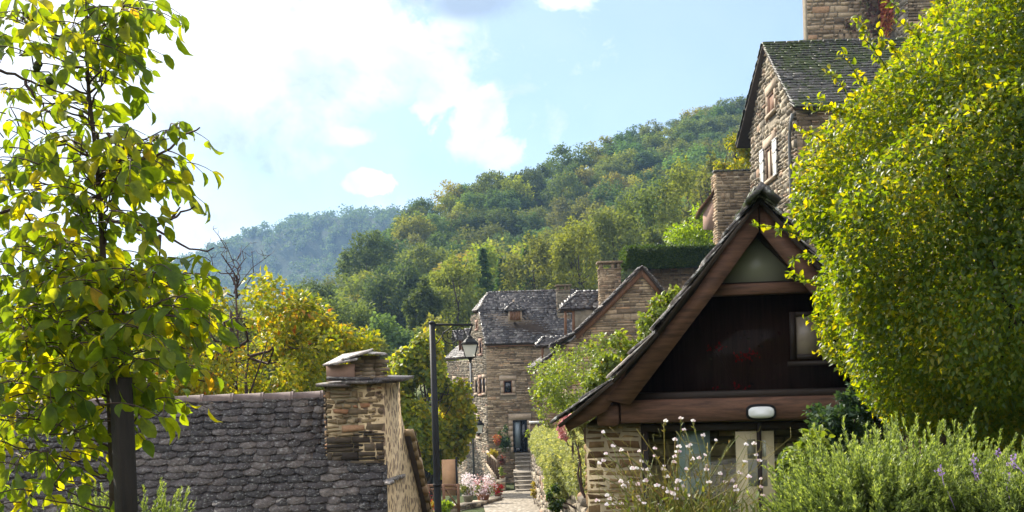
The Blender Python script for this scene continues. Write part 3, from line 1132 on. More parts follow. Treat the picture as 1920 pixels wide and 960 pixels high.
# chimney
A_, B_, C_, D_ = [np.array([p[0], p[1], 0]) for p in (P(609, 720, 16.2), P(718, 720, 16.2), P(748, 720, 17.7), P(640, 720, 17.7))]
zt = P(665, 718, 16.2)[2]
zb = -2.9
ch = MB()
ch.prism([p + UPV * zb for p in (A_ + .02, B_ + np.array([-.02, .02, 0]), C_, D_)], UPV * (zt - zb), .4)
ch.f = [(a, r, 1) for a, r, m in ch.f]
Lf = np.linalg.norm(B_ - A_)
zq = P(660, 826, 16.2)[2] - zb
stones(ch, A_ + UPV * zb, B_ - A_, -Y1, [(0, zq + .03), (Lf * .35, zq + .05), (Lf * .6, zq + .14), (Lf, zq + .12), (Lf, zt - zb), (0, zt - zb)], h=.08, L=.17, d=.04, gap=.02, seed=21, rough=2.2)
stones(ch, D_ + UPV * zb, A_ - D_, np.array([-1, 0, 0]), [(0, 0), (1.5, 0), (1.5, zt - zb), (0, zt - zb)], h=.085, L=.24, d=.03, gap=.014, seed=22)
chim = ch.build('chimney', [M['chim'], M['mortar_pale']], cot)
ch = MB()
for (x0, x1, y0, y1, dz, tl) in ((592, 655, 728, 716, .03, .0), (640, 700, 722, 712, .05, .02), (675, 742, 722, 712, .03, -.02), (700, 752, 717, 709, .03, .02), (612, 690, 715, 710, .03, .03)):
    p0, p1 = P(x0, y0 - 3, 16.05), P(x1, y0 - 3 + tl * 50, 16.05)
    q = np.array([.05, 1.75, .03])
    pts = [p0, p1, p1 + q * rng.uniform(.9, 1.), p0 + q * rng.uniform(.9, 1.)]
    pts.insert(1, (p0 + p1) / 2 + np.array([0, -rng.uniform(.03, .08), 0]))
    ch.prism(pts, UPV * .045, rng.random())
# cap slabs
pa, pb, pc, pd = P(604, 686, 16.1), P(672, 682, 16.1), P(694, 657, 16.3), P(642, 668, 17.4)
ch.build('chimney_ledge', M['lauze'], chim)
ch = MB()
g0, g1, g2 = P(605, 687, 16.05), P(668, 676, 16.0), P(690, 659, 17.1)
ch.prism([g0, g0 + (g1 - g0) * .5 + np.array([0, -.04, -.01]), g1, g2, g2 + (g0 - g1) * .8], UPV * .028, .8)
g0, g1, g2 = P(640, 676, 16.08), P(690, 662, 16.05), P(700, 656, 17.2)
ch.prism([g0, g1, g2, g2 + (g0 - g1) * .85], UPV * .028, .95)
g0, g1, g2 = P(684, 664, 16.1), P(727, 667, 16.1), P(722, 664, 17.3)
ch.prism([g0, g1, g2, g2 + (g0 - g1) * .9], UPV * .026, .7)
ch.build('chimney_cap', M['lauze_pale_lit'], chim)
ch = MB()
z0 = P(660, 713, 16.2)[2]
p0 = P(645, 713, 16.55)
ch.box(p0 + np.array([0, 0, .12]), X1 * .42, Y1 * .7, UPV * .25, .85)
ch.build('brick_pot', M['cut_red'], chim)
ch = MB()
for (px, n_, wd) in ((677, 5, .2), (697, 6, .2), (716, 5, .15)):
    for i in range(n_):
        c = P(px + rng.uniform(-3, 3), 713, 16.6)
        ch.box(c + np.array([0, 0, .045 + i * .062]), X1 * wd * rng.uniform(.8, 1.15), Y1 * .6 * rng.uniform(.9, 1.1), UPV * .056, rng.random())
ch.build('chimney_pillars', M['schist_shaded'], chim)
ch = MB()   # the smoke-dark foot of the stack
stones(ch, A_ + UPV * zb, B_ - A_, -Y1, [(0, 0), (Lf, 0), (Lf, zq + .12), (Lf * .6, zq + .14), (Lf * .35, zq + .05), (0, zq + .03)], h=.08, L=.2, d=.045, gap=.008, seed=23, rough=2.)
ch.build('chimney_foot', M['sooty'], chim)
# plastered gable wall
gw = MB()
zr = rr[2]
pts = [(er[0] - .02, 12.1, er[2] + .06), (-1.735, 14.6, zr - 2.72), (B_[0] + .01, B_[1] - .02, zr - 1.13), (B_[0] + .012, B_[1] - .01, zt + .0), (C_[0] + .012, C_[1], zt), (C_[0] + .02, C_[1] + .02, zr - .35), (-1.72, 19.1, zr - 1.82), (-1.58, 22.4, zr - 5.1)]
vs, k = [], len(pts)
for x, y, z in pts:
    vs += [(x, y, z - .02), (x, y, -7.5), (x - .4, y, z - .02), (x - .4, y, -7.5)]
fs = []
for i in range(k - 1):
    a, b = i * 4, i * 4 + 4
    fs += [(a, a + 1, b + 1, b), (a + 2, b + 2, b + 3, a + 3), (a, b, b + 2, a + 2)]
gw.add(vs, fs, .5)
gw.build('gable_wall', M['plaster'], cot)
gw = MB()
for i in range(9):
    f = i / 9
    c = P(728 + 40 * f, 905 - 14 * f, 15.2 + 2.6 * f)
    c[0] = np.interp(c[1], [14.6, 16.2, 17.7, 19.1], [-1.735, B_[0], C_[0], -1.72]) + .03
    gw.box(c, X1 * .1, Y1 * .3, UPV * rng.uniform(.03, .05), rng.random())
gw.build('drip_course', M['lauze_pale_lit'], cot)

# ------------------------------------------------------------------ timber-gabled hut
ha = math.radians(8)
HU = np.array([math.cos(ha), -math.sin(ha), 0])
HV = np.array([math.sin(ha), math.cos(ha), 0])
H0 = P(1420, 700, 11.0)
hut = thing('timber_gable_hut', 'small stone hut with brown timber gable, dark glazing and steep slate roof', 'hut', H0 + np.array([0, 0, -2.6]))
hp = on(H0, HU, -HV)


def HQ(u, z, v=0.):
    return H0 + HU * u + UPV * z + HV * v


def hx(px, py, v=0.):
    a, b = hp(px, py)
    return HQ(a, b, v)


ua, za = hp(1417, 372)


def mir(u):
    return 2 * ua - u


prof = [hp(*q) for q in ((1417, 372), (1385, 410), (1340, 477), (1285, 552), (1230, 615), (1190, 663), (1150, 703), (1100, 745), (1052, 784))]
# roof slabs + slates, both slopes in three runs with a flare at the eaves
mb, mbs, mbd = MB(), MB(), MB()
runs = [(0, 4), (4, 6), (6, 8)]
for sgn in (0, 1):
    for ri, (i, j) in enumerate(runs):
        (u0, z0), (u1, z1) = prof[i], prof[j]
        if sgn:
            u0, u1 = mir(u0), mir(u1)
        z0 -= .05
        z1 -= .05
        t0, t1, b0, b1 = HQ(u0, z0, -.42), HQ(u0, z0, 4.2), HQ(u1, z1, -.42), HQ(u1, z1, 4.2)
        slab(mbd, [b0, b1, t1, t0], .035)
        if sgn == 0:
            slates(mbs, b1, b0, t0, t1, w=.34, ex=.30, t=.024, seed=30 + ri, ragged=1.3)
        else:
            slates(mbs, b0, b1, t1, t0, w=.30, ex=.17, t=.03, seed=40 + ri, ragged=1.6)
hroof = mbs.build('roof', M['lauze_pale_lit'], hut)
mbd.build('roof_boarding', M['deck'], hut)
mb = MB()
for i in range(11):
    for k_, (du, dz) in enumerate(((-.07, -.05), (.07, -.05), (0, 0.0))):
        c = HQ(ua + du + rng.uniform(-.015, .015), za + dz + .01, -.40 + i * .42 + rng.uniform(-.04, .04))
        sl = [-.75, .75, 0][k_]
        e = HU * math.cos(sl) - UPV * math.sin(sl) * (1 if sl < 0 else 1)
        e = nrm(HU * math.cos(sl) - UPV * math.sin(sl))
        f = np.cross(HV, e)
        mb.box(c, e * [.24, .24, .14][k_] * rng.uniform(.9, 1.1), HV * .46 * rng.uniform(.8, 1.1), f * rng.uniform(.035, .06), rng.random())
mb.build('ridge_stones', M['lauze_moss'], hroof)


def hboard(px_pts, v, t, name, mat, mirror=True, parent=hut):
    mb = MB()
    pts = [hp(*q) for q in px_pts]
    mb.prism([HQ(a, b, v) for a, b in pts], HV * t, .4)
    if mirror:
        mb.prism([HQ(mir(a), b, v) for a, b in pts][::-1], HV * t, .6)
    return mb.build(name, M[mat], parent)


for mflag in (0, 1):
    for nm, pts, v in (('barge_board', [(1417, 388), (1385, 428), (1300, 553), (1140, 748), (1183, 757), (1338, 553), (1417, 442)], -.34),
                       ('barge_board', [(1180, 680), (1150, 713), (1102, 753), (1061, 788), (1070, 806), (1140, 768), (1168, 722)], -.30)):
        mb = MB()
        q = [hp(*x) for x in pts]
        if mflag:
            q = [(mir(a), b) for a, b in q][::-1]
        mb.prism([HQ(a, b, v) for a, b in q], HV * .07, .4)
        mb.build(nm, M['beam'], hut)
# small pale gable light in a dark frame
mb = MB()
tri = [hp(1345, 532), hp(1418, 446), (mir(hp(1345, 532)[0]), hp(1345, 532)[1])]
tri_o = [hp(1325, 540), hp(1418, 425), (mir(hp(1325, 540)[0]), hp(1325, 540)[1])]
for i in range(3):
    a, b = tri[i], tri[(i + 1) % 3]
    ao, bo = tri_o[i], tri_o[(i + 1) % 3]
    mb.prism([HQ(*ao, -.06), HQ(*bo, -.06), HQ(*b, -.06), HQ(*a, -.06)], HV * .06)
fr_ = mb.build('gable_window', M['beam_dark'], hut)
mb = MB()
mb.prism([HQ(*q, -.02) for q in tri_o], HV * .015)
mb.build('pane', M['frost'], fr_)
yl, zl = hp(1322, 545)
ul = hp(1322, 545)[0]
mb = MB()
zt_ = hp(1400, 534)[1]
zb_ = hp(1400, 555)[1]
mb.bar(HQ(ul - .02, (zt_ + zb_) / 2, -.12), HQ(mir(ul) + .02, (zt_ + zb_) / 2, -.12), .16, zt_ - zb_)
mb.build('collar_beam', M['beam'], hut)
# dark glazing of the gable
gz = [hp(1330, 553), hp(1180, 740)]
mb = MB()
mb.prism([HQ(*gz[0], .03), HQ(*gz[1], .03), HQ(mir(gz[1][0]), gz[1][1], .03), HQ(mir(gz[0][0]), gz[0][1], .03)], HV * .012)
gl = mb.build('gable_glazing', M['glaze_dark'], hut)
mb = MB()
a0, b0 = hp(1484, 585)
a1, b1 = hp(1552, 672)
for (x0, x1, z0, z1) in ((a0 - .02, a0 + .04, b1, b0), (a1 - .04, a1 + .02, b1, b0), (a0 + .04, a1 - .04, b0 - .05, b0), (a0 + .04, a1 - .04, b1, b1 + .05)):
    mb.prism([HQ(x0, z0, .0), HQ(x1, z0, .0), HQ(x1, z1, .0), HQ(x0, z1, .0)], HV * .03)
u2, z2 = hp(1440, 685)
mb.prism([HQ(a0 - .05, b1 - .07, .0), HQ(mir(gz[1][0]) - .3, b1 - .07, .0), HQ(mir(gz[1][0]) - .3, b1 - .02, .0), HQ(a0 - .05, b1 - .02, .0)], HV * .03)
iw = mb.build('casement', M['beam_dark'], gl)
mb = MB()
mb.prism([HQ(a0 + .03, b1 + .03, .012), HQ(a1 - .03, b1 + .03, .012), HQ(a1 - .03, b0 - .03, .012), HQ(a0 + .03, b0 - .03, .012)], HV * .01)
mb.build('pane', simple('painted_view_pane', (.27, .215, .175), (.16, .125, .10), .35, 4, bump=.05, spec=.5), gl)  # opaque buff colour stands in for the wall showing in the glass
# main beam
uL, zL0 = hp(1166, 792)
zL1 = hp(1166, 750)[1]
mb = MB()
mb.bar(HQ(uL, (zL0 + zL1) / 2, -.10), HQ(mir(uL), (zL0 + zL1) / 2, -.10), .22, zL1 - zL0)
mb.build('main_beam', M['beam'], hut)
mb = MB()
zs0, zs1 = hp(1300, 750)[1], hp(1300, 734)[1]
mb.bar(HQ(uL + .05, (zs0 + zs1) / 2 + .002, -.05), HQ(mir(uL) - .05, (zs0 + zs1) / 2 + .002, -.05), .20, zs1 - zs0 - .004)
mb.build('sill_board', M['beam_dark'], hut)
for s in (0, 1):
    c0, d0 = hp(1122, 797)
    c1, d1 = hp(1161, 757)
    if s:
        c0, c1 = mir(c1), mir(c0)
    mb = MB()
    cx = (c0 + c1) / 2
    mb.bar(HQ(cx, (d0 + d1) / 2, -.22), HQ(cx, (d0 + d1) / 2, 4.0), c1 - c0, d1 - d0)
    mb.build('wall_plate', M['beam'], hut)
    # pier
    e0, e1 = hp(1098, 800)[0], hp(1201, 800)[0]
    if s:
        e0, e1 = mir(e1), mir(e0)
    ptop = d0 + .0
    wl = wall(hut, HQ(e0, -3.2, 0), HU, -HV, [(0, 0), (e1 - e0, 0), (e1 - e0, ptop + 3.2), (0, ptop + 3.2)], mat='pier', mortar='mortar_pale', thick=3.9, h=.085, L=.2, d=.016, gap=.03, seed=50 + s, rough=1.4, name='stone_pier')
    if s == 0:
        sw = MB()
        stones(sw, HQ(e0, -3.2, 3.9), -HV, -HU, [(0, 0), (3.9, 0), (3.9, ptop + 3.2), (0, ptop + 3.2)], h=.11, L=.3, d=.03, gap=.02, seed=55)
        sw.build('side_stonework', M['pier'], hut)
# lower glazing: frame, panes, door stile
e1 = hp(1201, 800)[0]
eR = mir(e1)
zf = -2.35
mb = MB()
zh0, zh1 = hp(1300, 808)[1], hp(1300, 794)[1]
mb.bar(HQ(e1, (zh0 + zh1) / 2, .06), HQ(eR, (zh0 + zh1) / 2, .06), .12, zh1 - zh0)
for px, wd in ((1210, .07), (1424, .045), (1600, .06)):
    uu_ = hp(px, 850)[0]
    mb.bar(HQ(uu_, zf, .05), HQ(uu_, zh0 + .003 if px != 1424 else zh1 - .0, .02 if px == 1424 else .05), .09, wd, up=HU)
mb.bar(HQ(e1, zf + .1, .05), HQ(eR, zf + .1, .05), .09, .2)
gf = mb.build('glazed_front', M['beam_dark'], hut)
mb = MB()
mb.prism([HQ(e1, zf, .07), HQ(eR, zf, .07), HQ(eR, zh1, .07), HQ(e1, zh1, .07)], HV * .01)
mb.build('pane', M['glaze'], gf)
mb = MB()   # interior back wall, floor
mb.prism([HQ(e1, -3, .6), HQ(eR, -3, .6), HQ(eR, zh1 + .0, .6), HQ(e1, zh1 + .0, .6)], HV * .1)
stones(mb, HQ(e1, -3, .6), HU, -HV, [(0, 0), (eR - e1, 0), (eR - e1, 2.55), (0, 2.55)], h=.13, L=.4, d=.03, seed=61)
mb.build('inner_wall', M['inner'], hut)
mb = MB()
mb.prism([HQ(e1, zh1 + .02, .12), HQ(eR, zh1 + .02, .12), HQ(eR, zh1 + .02, 2.7), HQ(e1, zh1 + .02, 2.7)], UPV * .05)
mb.build('loft_floor', M['dark_in'], hut)
mb = MB()
mb.prism([HQ(gz[1][0], gz[1][1], .34), HQ(mir(gz[1][0]), gz[1][1], .34), HQ(ua + .15, za - .35, .34), HQ(ua - .15, za - .35, .34)], HV * .05)
mb.build('loft_lining', M['loft'], hut)


def board(px0, px1, py0, py1, v, mat, name, label, inner=()):
    t = thing(name, label, 'notice board', hx((px0 + px1) / 2, py1, v))
    mb = MB()
    (a, b), (c, d) = hp(px0, py1), hp(px1, py0)
    mb.prism([HQ(a, b, v), HQ(c, b, v), HQ(c, d, v), HQ(a, d, v)], HV * .02)
    mb.build('panel', M[mat], t)
    for (x0, x1, y0, y1, mt) in inner:
        (a, b), (c, d) = hp(x0, y1), hp(x1, y0)
        mb = MB()
        mb.prism([HQ(a, b, v - .006), HQ(c, b, v - .006), HQ(c, d, v - .006), HQ(a, d, v - .006)], HV * .005)
        mb.build('sheet', M[mt], t)


board(1385, 1451, 808, 1010, .02, 'notice', 'notice_board', 'cream notice board with faded picture sheets behind the black door stile',
      [(1402, 1416, 824, 860, 'print_dark'), (1404, 1438, 862, 912, 'print_dark'), (1430, 1436, 826, 856, 'paper')])
board(1272, 1332, 808, 930, .16, 'notice_blue', 'notice_board', 'pale blue notice board with white sheets behind the hut glass',
      [(1287, 1318, 853, 900, 'paper'), (1292, 1312, 858, 896, 'print_dark')])
rb = thing('reflected_blooms', 'red blooms and leaves modelled in place of a reflection in the dark gable glass', 'flower', hx(1385, 735, .2))  # stand-in plant for the flowers reflected in the gable glass
r = np.random.default_rng(15)
mb, ml_ = MB(), MB()
for (x, y, k, s_) in ((1340, 655, 16, 8), (1352, 650, 8, 5), (1398, 668, 30, 11), (1412, 664, 14, 7), (1392, 728, 14, 8), (1345, 730, 6, 5)):
    q = np.array([hx(x + r.normal(0, s_), y + r.normal(0, s_ * .45), .13 + r.uniform(-.02, .02)) for _ in range(k)])
    leaves(mb, q, nrm3(r.normal(size=(k, 3))), nrm3(r.normal(size=(k, 3)) * .5 - HV), .035 * r.uniform(.6, 1.2, k), r.random(k), TPET)
    ml_.tube(limb(hx(1385 + r.uniform(-20, 20), 735, .16), hx(x, y, .14), r, 5, .05), [.006] * 5, 4, .3)
for _ in range(60):
    q = np.array([hx(r.uniform(1300, 1470), r.uniform(590, 735), .15)])
    leaves(ml_, q, nrm3(r.normal(size=(1, 3))), nrm3(r.normal(size=(1, 3)) * .5 - HV), .05 * r.uniform(.5, 1.2, 1), r.random(1), TPET)
mb.build('blooms', M['red_petal'], rb)
ml_.build('leaves', M['ivy_dark'], rb)
# bulkhead lamp on the beam
lc = hx(1423, 771, -.22)
bl = thing('bulkhead_lamp', 'oval bulkhead lamp with white glass and black rim on the hut beam', 'wall lamp', lc)
for nm, rx, rz, dep, mt, off in (('rim', .15, .083, .05, 'iron', 0), ('glass', .128, .060, .085, 'opal', -.02)):
    vs, fs = [], []
    nseg = 28
    prof2 = [(1, 0), (1, .5), (.95, .8), (.8, 1.0)] if nm == 'rim' else [(1, 0), (1, .55), (.9, .8), (.6, .97), (.0, 1.0)]
    for s, dd in prof2:
        for j in range(nseg):
            an = 2 * math.pi * j / nseg
            ex_ = lambda c_: math.copysign(abs(c_) ** .62, c_)
            vs.append(lc + HU * rx * s * ex_(math.cos(an)) + UPV * rz * s * ex_(math.sin(an)) - HV * dep * dd)
    for i in range(len(prof2) - 1):
        fs += [(i * nseg + j, i * nseg + (j + 1) % nseg, (i + 1) * nseg + (j + 1) % nseg, (i + 1) * nseg + j) for j in range(nseg)]
    fs.append(tuple(range((len(prof2) - 1) * nseg, len(prof2) * nseg)))
    mb = MB()
    mb.add(vs, fs)
    mb.build(nm, M[mt], bl, smooth=False)

# ------------------------------------------------------------------ tall house on the right
Cn = P(1493, 207, 35.0)
XW = Cn[0]
gO = np.array([XW, 41.6, -3.0])
gU, gN = np.array([0, -1.0, 0]), np.array([-1.0, 0, 0])
gp = on(gO, gU, gN)
tall = thing('tall_stone_house', 'tall stone house with mossy slate roof, white shutters and sunlit gable', 'house', (XW + 3, 38, -3))
ridge_z = P(1443, 82, 38.6)[2]
yA = 38.6
zN, zF = Cn[2], P(1404, 246, 41.6)[2]
gable = [(0, 0), (6.6, 0), (6.6, zN + 3), (3.0, ridge_z + 3 - .12), (0, zF + 3)]
(wa, wb), (wc, wd) = gp(1440, 341), gp(1454, 266)
(va, vb), (vc, vd) = gp(1443, 217), gp(1455, 166)
wall(tall, gO, gU, gN, gable, mat='rubble', mortar='mortar', thick=.5, h=.17, L=.27, d=.085, gap=.035, seed=71, rough=1.6, name='gable_wall', holes=[(wa - .25, wc + .25, wb - .12, wd + .3), (va - .22, vc + .22, vb - .25, vd + .35)])
surround(tall, gO, gU, gN, wa, wc, wb, wd, 'cut', .2, .09, True, .32)
frame_window(tall, gO, gU, gN, wa, wc, wb, wd, 'wood', 'cut', .1, 1)
for i, (x0, x1) in enumerate(((wa - .62, wa - .06), (wc + .06, wc + .62))):
    mb = MB()
    Q = lambda x, z, o: gO + gU * x + UPV * z + gN * o
    for xx in (x0 + .04, x1 - .04):
        mb.bar(Q(xx, wb, .13), Q(xx, wd, .13), .04, .08, up=gU)
    for k in range(4):
        z = wb + (wd - wb) * k / 3
        mb.bar(Q(x0, z, .13), Q(x1, z, .13), .04, .09)
    for k in range(26):
        z = wb + (wd - wb) * (k + .5) / 26
        mb.prism([Q(x0 + .07, z, .115), Q(x1 - .07, z, .115), Q(x1 - .07, z + .05, .135), Q(x0 + .07, z + .05, .135)], gN * .008)
    mb.build('shutter', M['shutter'], tall)
surround(tall, gO, gU, gN, va, vc, vb, vd, 'cut', .18, .09, True, .3)
frame_window(tall, gO, gU, gN, va, vc, vb, vd, 'cut_red', 'wood_red', .07, 0)
# front wall
fO = np.array([XW, 35.0, -3.0])
wall(tall, fO, X1, -Y1, [(0, 0), (13, 0), (13, zN + 3), (0, zN + 3)], mat='schist_shaded', thick=.5, h=.12, L=.36, d=.045, gap=.02, seed=72, name='front_wall')
r0, r1 = np.array([XW - .18, yA, ridge_z]), np.array([XW + 13, yA, ridge_z])
e0, e1_ = np.array([XW - .14, 34.65, zN - .02]), np.array([XW + 13, 34.65, zN - .02])
f0, f1 = np.array([XW - .45, 42.2, zF - .45]), np.array([XW + 13, 42.2, zF - .45])
mb = MB()
slates(mb, e0, e1_, r1, r0, w=.32, ex=.2, t=.035, seed=73)
slates(mb, f0 + X1 * 1.2, f0, r0, r0 + X1 * 1.2, w=.3, ex=.22, t=.04, seed=74, ragged=.6)
troof = mb.build('roof', M['lauze_moss'], tall)
mb = MB()
slab(mb, [e0, e1_, r1, r0], .08)
slab(mb, [f0, f1, r1, r0], .14)
mb.build('roof_boarding', M['deck'], tall)
mb = MB()
for i in range(30):
    mb.box(r0 + X1 * (i * .44 + .2) + UPV * (.02 + rng.uniform(-.01, .02)), X1 * .4, Y1 * .26, UPV * .07, rng.random())
mb.build('ridge_stones', M['lauze_moss'], troof)
pp = [np.array([XW - .14, 34.95, zN - .12]), np.array([XW - .15, 35.15, zN - .35]), np.array([XW - .13, 35.45, zN - .8]), np.array([XW - .13, 35.45, zN - 5]), np.array([XW - .13, 35.45, -3])]
mb = MB()
mb.tube(pp, .055, 8)
mb.build('drainpipe', M['zinc'], tall)

# walled outhouse beside the tall house
oh = thing('stone_outhouse', 'square stone outhouse with mossy flat top and lean-to board roof', 'outhouse', P(1380, 420, 44) - np.array([0, 0, 3]))
o0 = P(1346, 420, 44) - np.array([0, 0, 2])
w_ = P(1414, 420, 44)[0] - o0[0]
h_ = P(1346, 322, 44)[2] - o0[2]
wall(oh, o0, X1, -Y1, [(0, 0), (w_ + 1, 0), (w_ + 1, h_), (0, h_)], mat='schist_shaded', thick=1.0, h=.13, L=.34, d=.05, seed=81, name='front_wall')
mb = MB()
stones(mb, o0 + Y1 * 1.0, -Y1, -X1, [(0, 0), (1.0, 0), (1.0, h_ - .05), (0, h_ - .05)], h=.13, L=.34, d=.05, seed=82)
mb.build('side_stonework', M['schist'], oh)
mb = MB()
for i in range(14):
    mb.box(o0 + X1 * (i * .2) + UPV * (h_ + .03) + Y1 * .12, X1 * .22, Y1 * .4, UPV * rng.uniform(.05, .09), rng.random())
mb.build('mossy_coping', M['lauze_moss'], oh)
mb = MB()
mb.prism([P(1308, 394, 45.8), P(1347, 345, 44.0), P(1347, 352, 44.0), P(1313, 398, 45.8)], np.array([.3, 2.5, 0.]))
mb.build('lean_to_roof', M['wood_red'], oh)
mb = MB()
mb.prism([P(1318, 399, 45.9), P(1345, 360, 44.3), P(1345, 430, 44.3), P(1318, 430, 45.9)], np.array([.3, .3, 0.]))
mb.build('lean_to_wall', M['cut_red'], oh)

# castle tower
tw = thing('castle_tower', 'massive stone castle tower rising behind the mossy roof with red creeper', 'tower', (20, 62, 0))
TX = P(1513, 40, 60)[0]
wall(tw, np.array([TX, 60, 0]), X1, -Y1, [(0, 8), (10, 8), (10, 30), (0, 30)], mat='schist', mortar='mortar', thick=.8, h=.26, L=.42, d=.10, gap=.05, seed=91, name='wall', rough=1.4)
bx = P(1655, 40, 60)[0]
by = 56.2
wall(tw, np.array([bx, by, 0]), X1, -Y1, [(0, 8), (8, 8), (8, 30), (0, 30)], mat='schist_shaded', mortar='mortar', thick=.5, h=.2, L=.45, d=.08, gap=.03, seed=92, name='turret_wall', rough=1.4)
wall(tw, np.array([bx, 60, 0]), -Y1, -X1, [(0, 8), (3.8, 8), (3.8, 30), (0, 30)], mat='rubble', mortar='mortar_pale', thick=.5, h=.2, L=.4, d=.08, gap=.03, seed=93, name='turret_side', rough=1.4)
for i in range(7):
    mb = MB()
    mb.prism([np.array([TX + i * 1.5, 60, 30]), np.array([TX + i * 1.5 + .9, 60, 30]), np.array([TX + i * 1.5 + .9, 60, 31]), np.array([TX + i * 1.5, 60, 31])], Y1 * .5)
    mb.build('merlon', M['schist'], tw)
r = np.random.default_rng(5)


def creeper(name, label, org, u, n, blobs, mat, cnt, size, tpl=T4):
    mb = MB()
    org, u, n = np.asarray(org, float), nrm(u), nrm(n)
    for (a, z, ra, rz) in blobs:
        k = int(cnt * ra * rz)
        q = r.normal(size=(k, 2)) * .5
        pos = org + u * (a + q[:, :1] * ra) + UPV * (z + q[:, 1:] * rz) + n * (.12 + r.random((k, 1)) * .12)
        d = nrm3(r.normal(size=(k, 3)) * .5 + np.array([0, 0, -1.0]))
        nn = nrm3(n + r.normal(size=(k, 3)) * .5)
        leaves(mb, pos, d, nn, size * r.uniform(.6, 1.3, k), r.random(k), tpl)
    o = mb.build(name, M[mat], loc=org + u * blobs[0][0] + UPV * blobs[0][1])
    return tag(o, label, 'creeper')


creeper('creeper', 'bright red and orange creeper on the sunlit corner of the castle tower', (bx, 60, 0), -Y1, -X1, [(.6, 20, .9, 2.2), (1.6, 20.6, 1.0, 1.4), (1.3, 18.7, .9, 1.1), (.5, 22.5, .8, 2), (2.0, 23, 1, 1.5)], 'ivy_red', 260, .26, T4)
creeper('creeper', 'dull dark red creeper spread on the grey face of the castle tower', (TX, 60, 0), X1, -Y1, [(3.4, 20.3, .5, 1.3), (3.9, 19, .9, .9), (2.3, 18.6, .5, .4), (3.2, 21.5, .6, 1), (4.0, 18.4, .5, .5)], 'ivy_dark', 170, .22, T4)

# ------------------------------------------------------------------ house C: brown stone gable right of the lane
hc = thing('stone_gable_house', 'brown stone house with steep gable, slate dormers and square chimney', 'house', P(1150, 700, 42) - np.array([0, 0, 3]))
cO = P(1062, 640, 42)
cp = on(cO, X1, -Y1)
pl = [cp(*q) for q in ((1062, 900), (1062, 648), (1100, 612), (1150, 563), (1203, 508), (1232, 541), (1275, 590), (1275, 900))]
wall(hc, cO, X1, -Y1, pl, mat='schist', thick=.45, h=.12, L=.4, d=.045, gap=.02, seed=101, name='gable_wall')
mb = MB()
stones(mb, cO + Y1 * 9, -Y1, -X1, [(0, -5), (9, -5), (9, -.1), (0, -.1)], h=.13, L=.4, d=.045, seed=102)
mb.prism([cO + np.array([0.003, .46, -5]), cO + np.array([.003, 9, -5]), cO + np.array([.003, 9, -.1]), cO + np.array([.003, .46, -.1])], X1 * .3)
mb.build('side_wall', M['schist'], hc)
CQ = lambda px, py, dy=0.: (lambda t: cO + X1 * t[0] + UPV * t[1] + np.array([.03, 1, 0]) * dy)(cp(px, py))
mb, md = MB(), MB()
for i, (a, b) in enumerate((((1203, 500), (1130, 574)), ((1130, 574), (1078, 624)), ((1078, 624), (1034, 648)))):
    t0, t1, b0, b1 = CQ(*a, -.3), CQ(*a, 8.5), CQ(*b, -.3), CQ(*b, 8.5)
    slates(mb, b1, b0, t0, t1, w=.3, ex=.2, t=.035, seed=110 + i, ragged=1.4)
    slab(md, [b1, b0, t0, t1], .05)
t0, t1, b0, b1 = CQ(1203, 500, -.3), CQ(1203, 500, 8.5), CQ(1285, 598, -.3), CQ(1285, 598, 8.5)
slates(mb, b0, b1, t1, t0, w=.3, ex=.2, t=.035, seed=115, ragged=1.4)
slab(md, [b0, b1, t1, t0], .05)
hcr = mb.build('roof', M['lauze_pale_lit'], hc)
md.build('roof_boarding', M['deck'], hc)
for pts in ([(1203, 505), (1203, 518), (1135, 588), (1082, 637), (1078, 627), (1131, 577)], [(1203, 505), (1240, 549), (1236, 556), (1203, 518)]):
    mb = MB()
    mb.prism([CQ(*q, -.18) for q in pts], Y1 * .06)
    mb.build('barge_board', M['wood_red'], hc)
# little window and bracket below the eave
(a, b), (c, d) = cp(1066, 682), cp(1076, 655)
frame_window(hc, cO, X1, -Y1, a, c, b, d, 'wood', 'pane', .05, 0, dep=.07)


def chimney(parent, px0, px1, py0, py1, Y, dep, mat='schist', seed=0, side=None, cap=14):
    ch = MB()
    a, b = P(px0, py1, Y), P(px1, py1, Y)
    b[2] = a[2]
    h = P(px0, py0 + cap, Y)[2] - a[2]
    W = b[0] - a[0]
    ch.prism([a + np.array([.01, .01, 0]), a + np.array([W - .01, .01, 0]), a + np.array([W - .01, dep, 0]), a + np.array([.01, dep, 0])], UPV * h, .4)
    stones(ch, a, X1, -Y1, [(0, 0), (W, 0), (W, h), (0, h)], h=.09, L=.24, d=.035, seed=seed)
    stones(ch, a + Y1 * dep, -Y1, -X1, [(0, 0), (dep, 0), (dep, h), (0, h)], h=.09, L=.24, d=.035, seed=seed + 1)
    o = ch.build('chimney', M[mat], parent)
    ch = MB()
    ph = P(px0, py0, Y)[2] - a[2] - h
    for (x, y) in ((.08, .1), (W - .08, .1), (.08, dep - .1), (W - .08, dep - .1), (W * .62, .1)):
        ch.box(a + np.array([x, y, h + ph * .4]), X1 * .14, Y1 * .16, UPV * ph * .8, .4)
    ch.box(a + np.array([W / 2, dep / 2, h + ph * .9]), X1 * (W + .16), Y1 * (dep + .16), UPV * max(.06, ph * .22), .5)
    ch.box(a + np.array([W / 2, dep / 2, h + .02]), X1 * (W + .1), Y1 * (dep + .1), UPV * .05, .3)
    ch.build('chimney_cap', M['schist_shaded'], o)
    return o


chimney(hc, 1127, 1167, 490, 600, 44.6, .75, seed=120, cap=16)
# upper dormer (front looks left over the lane)


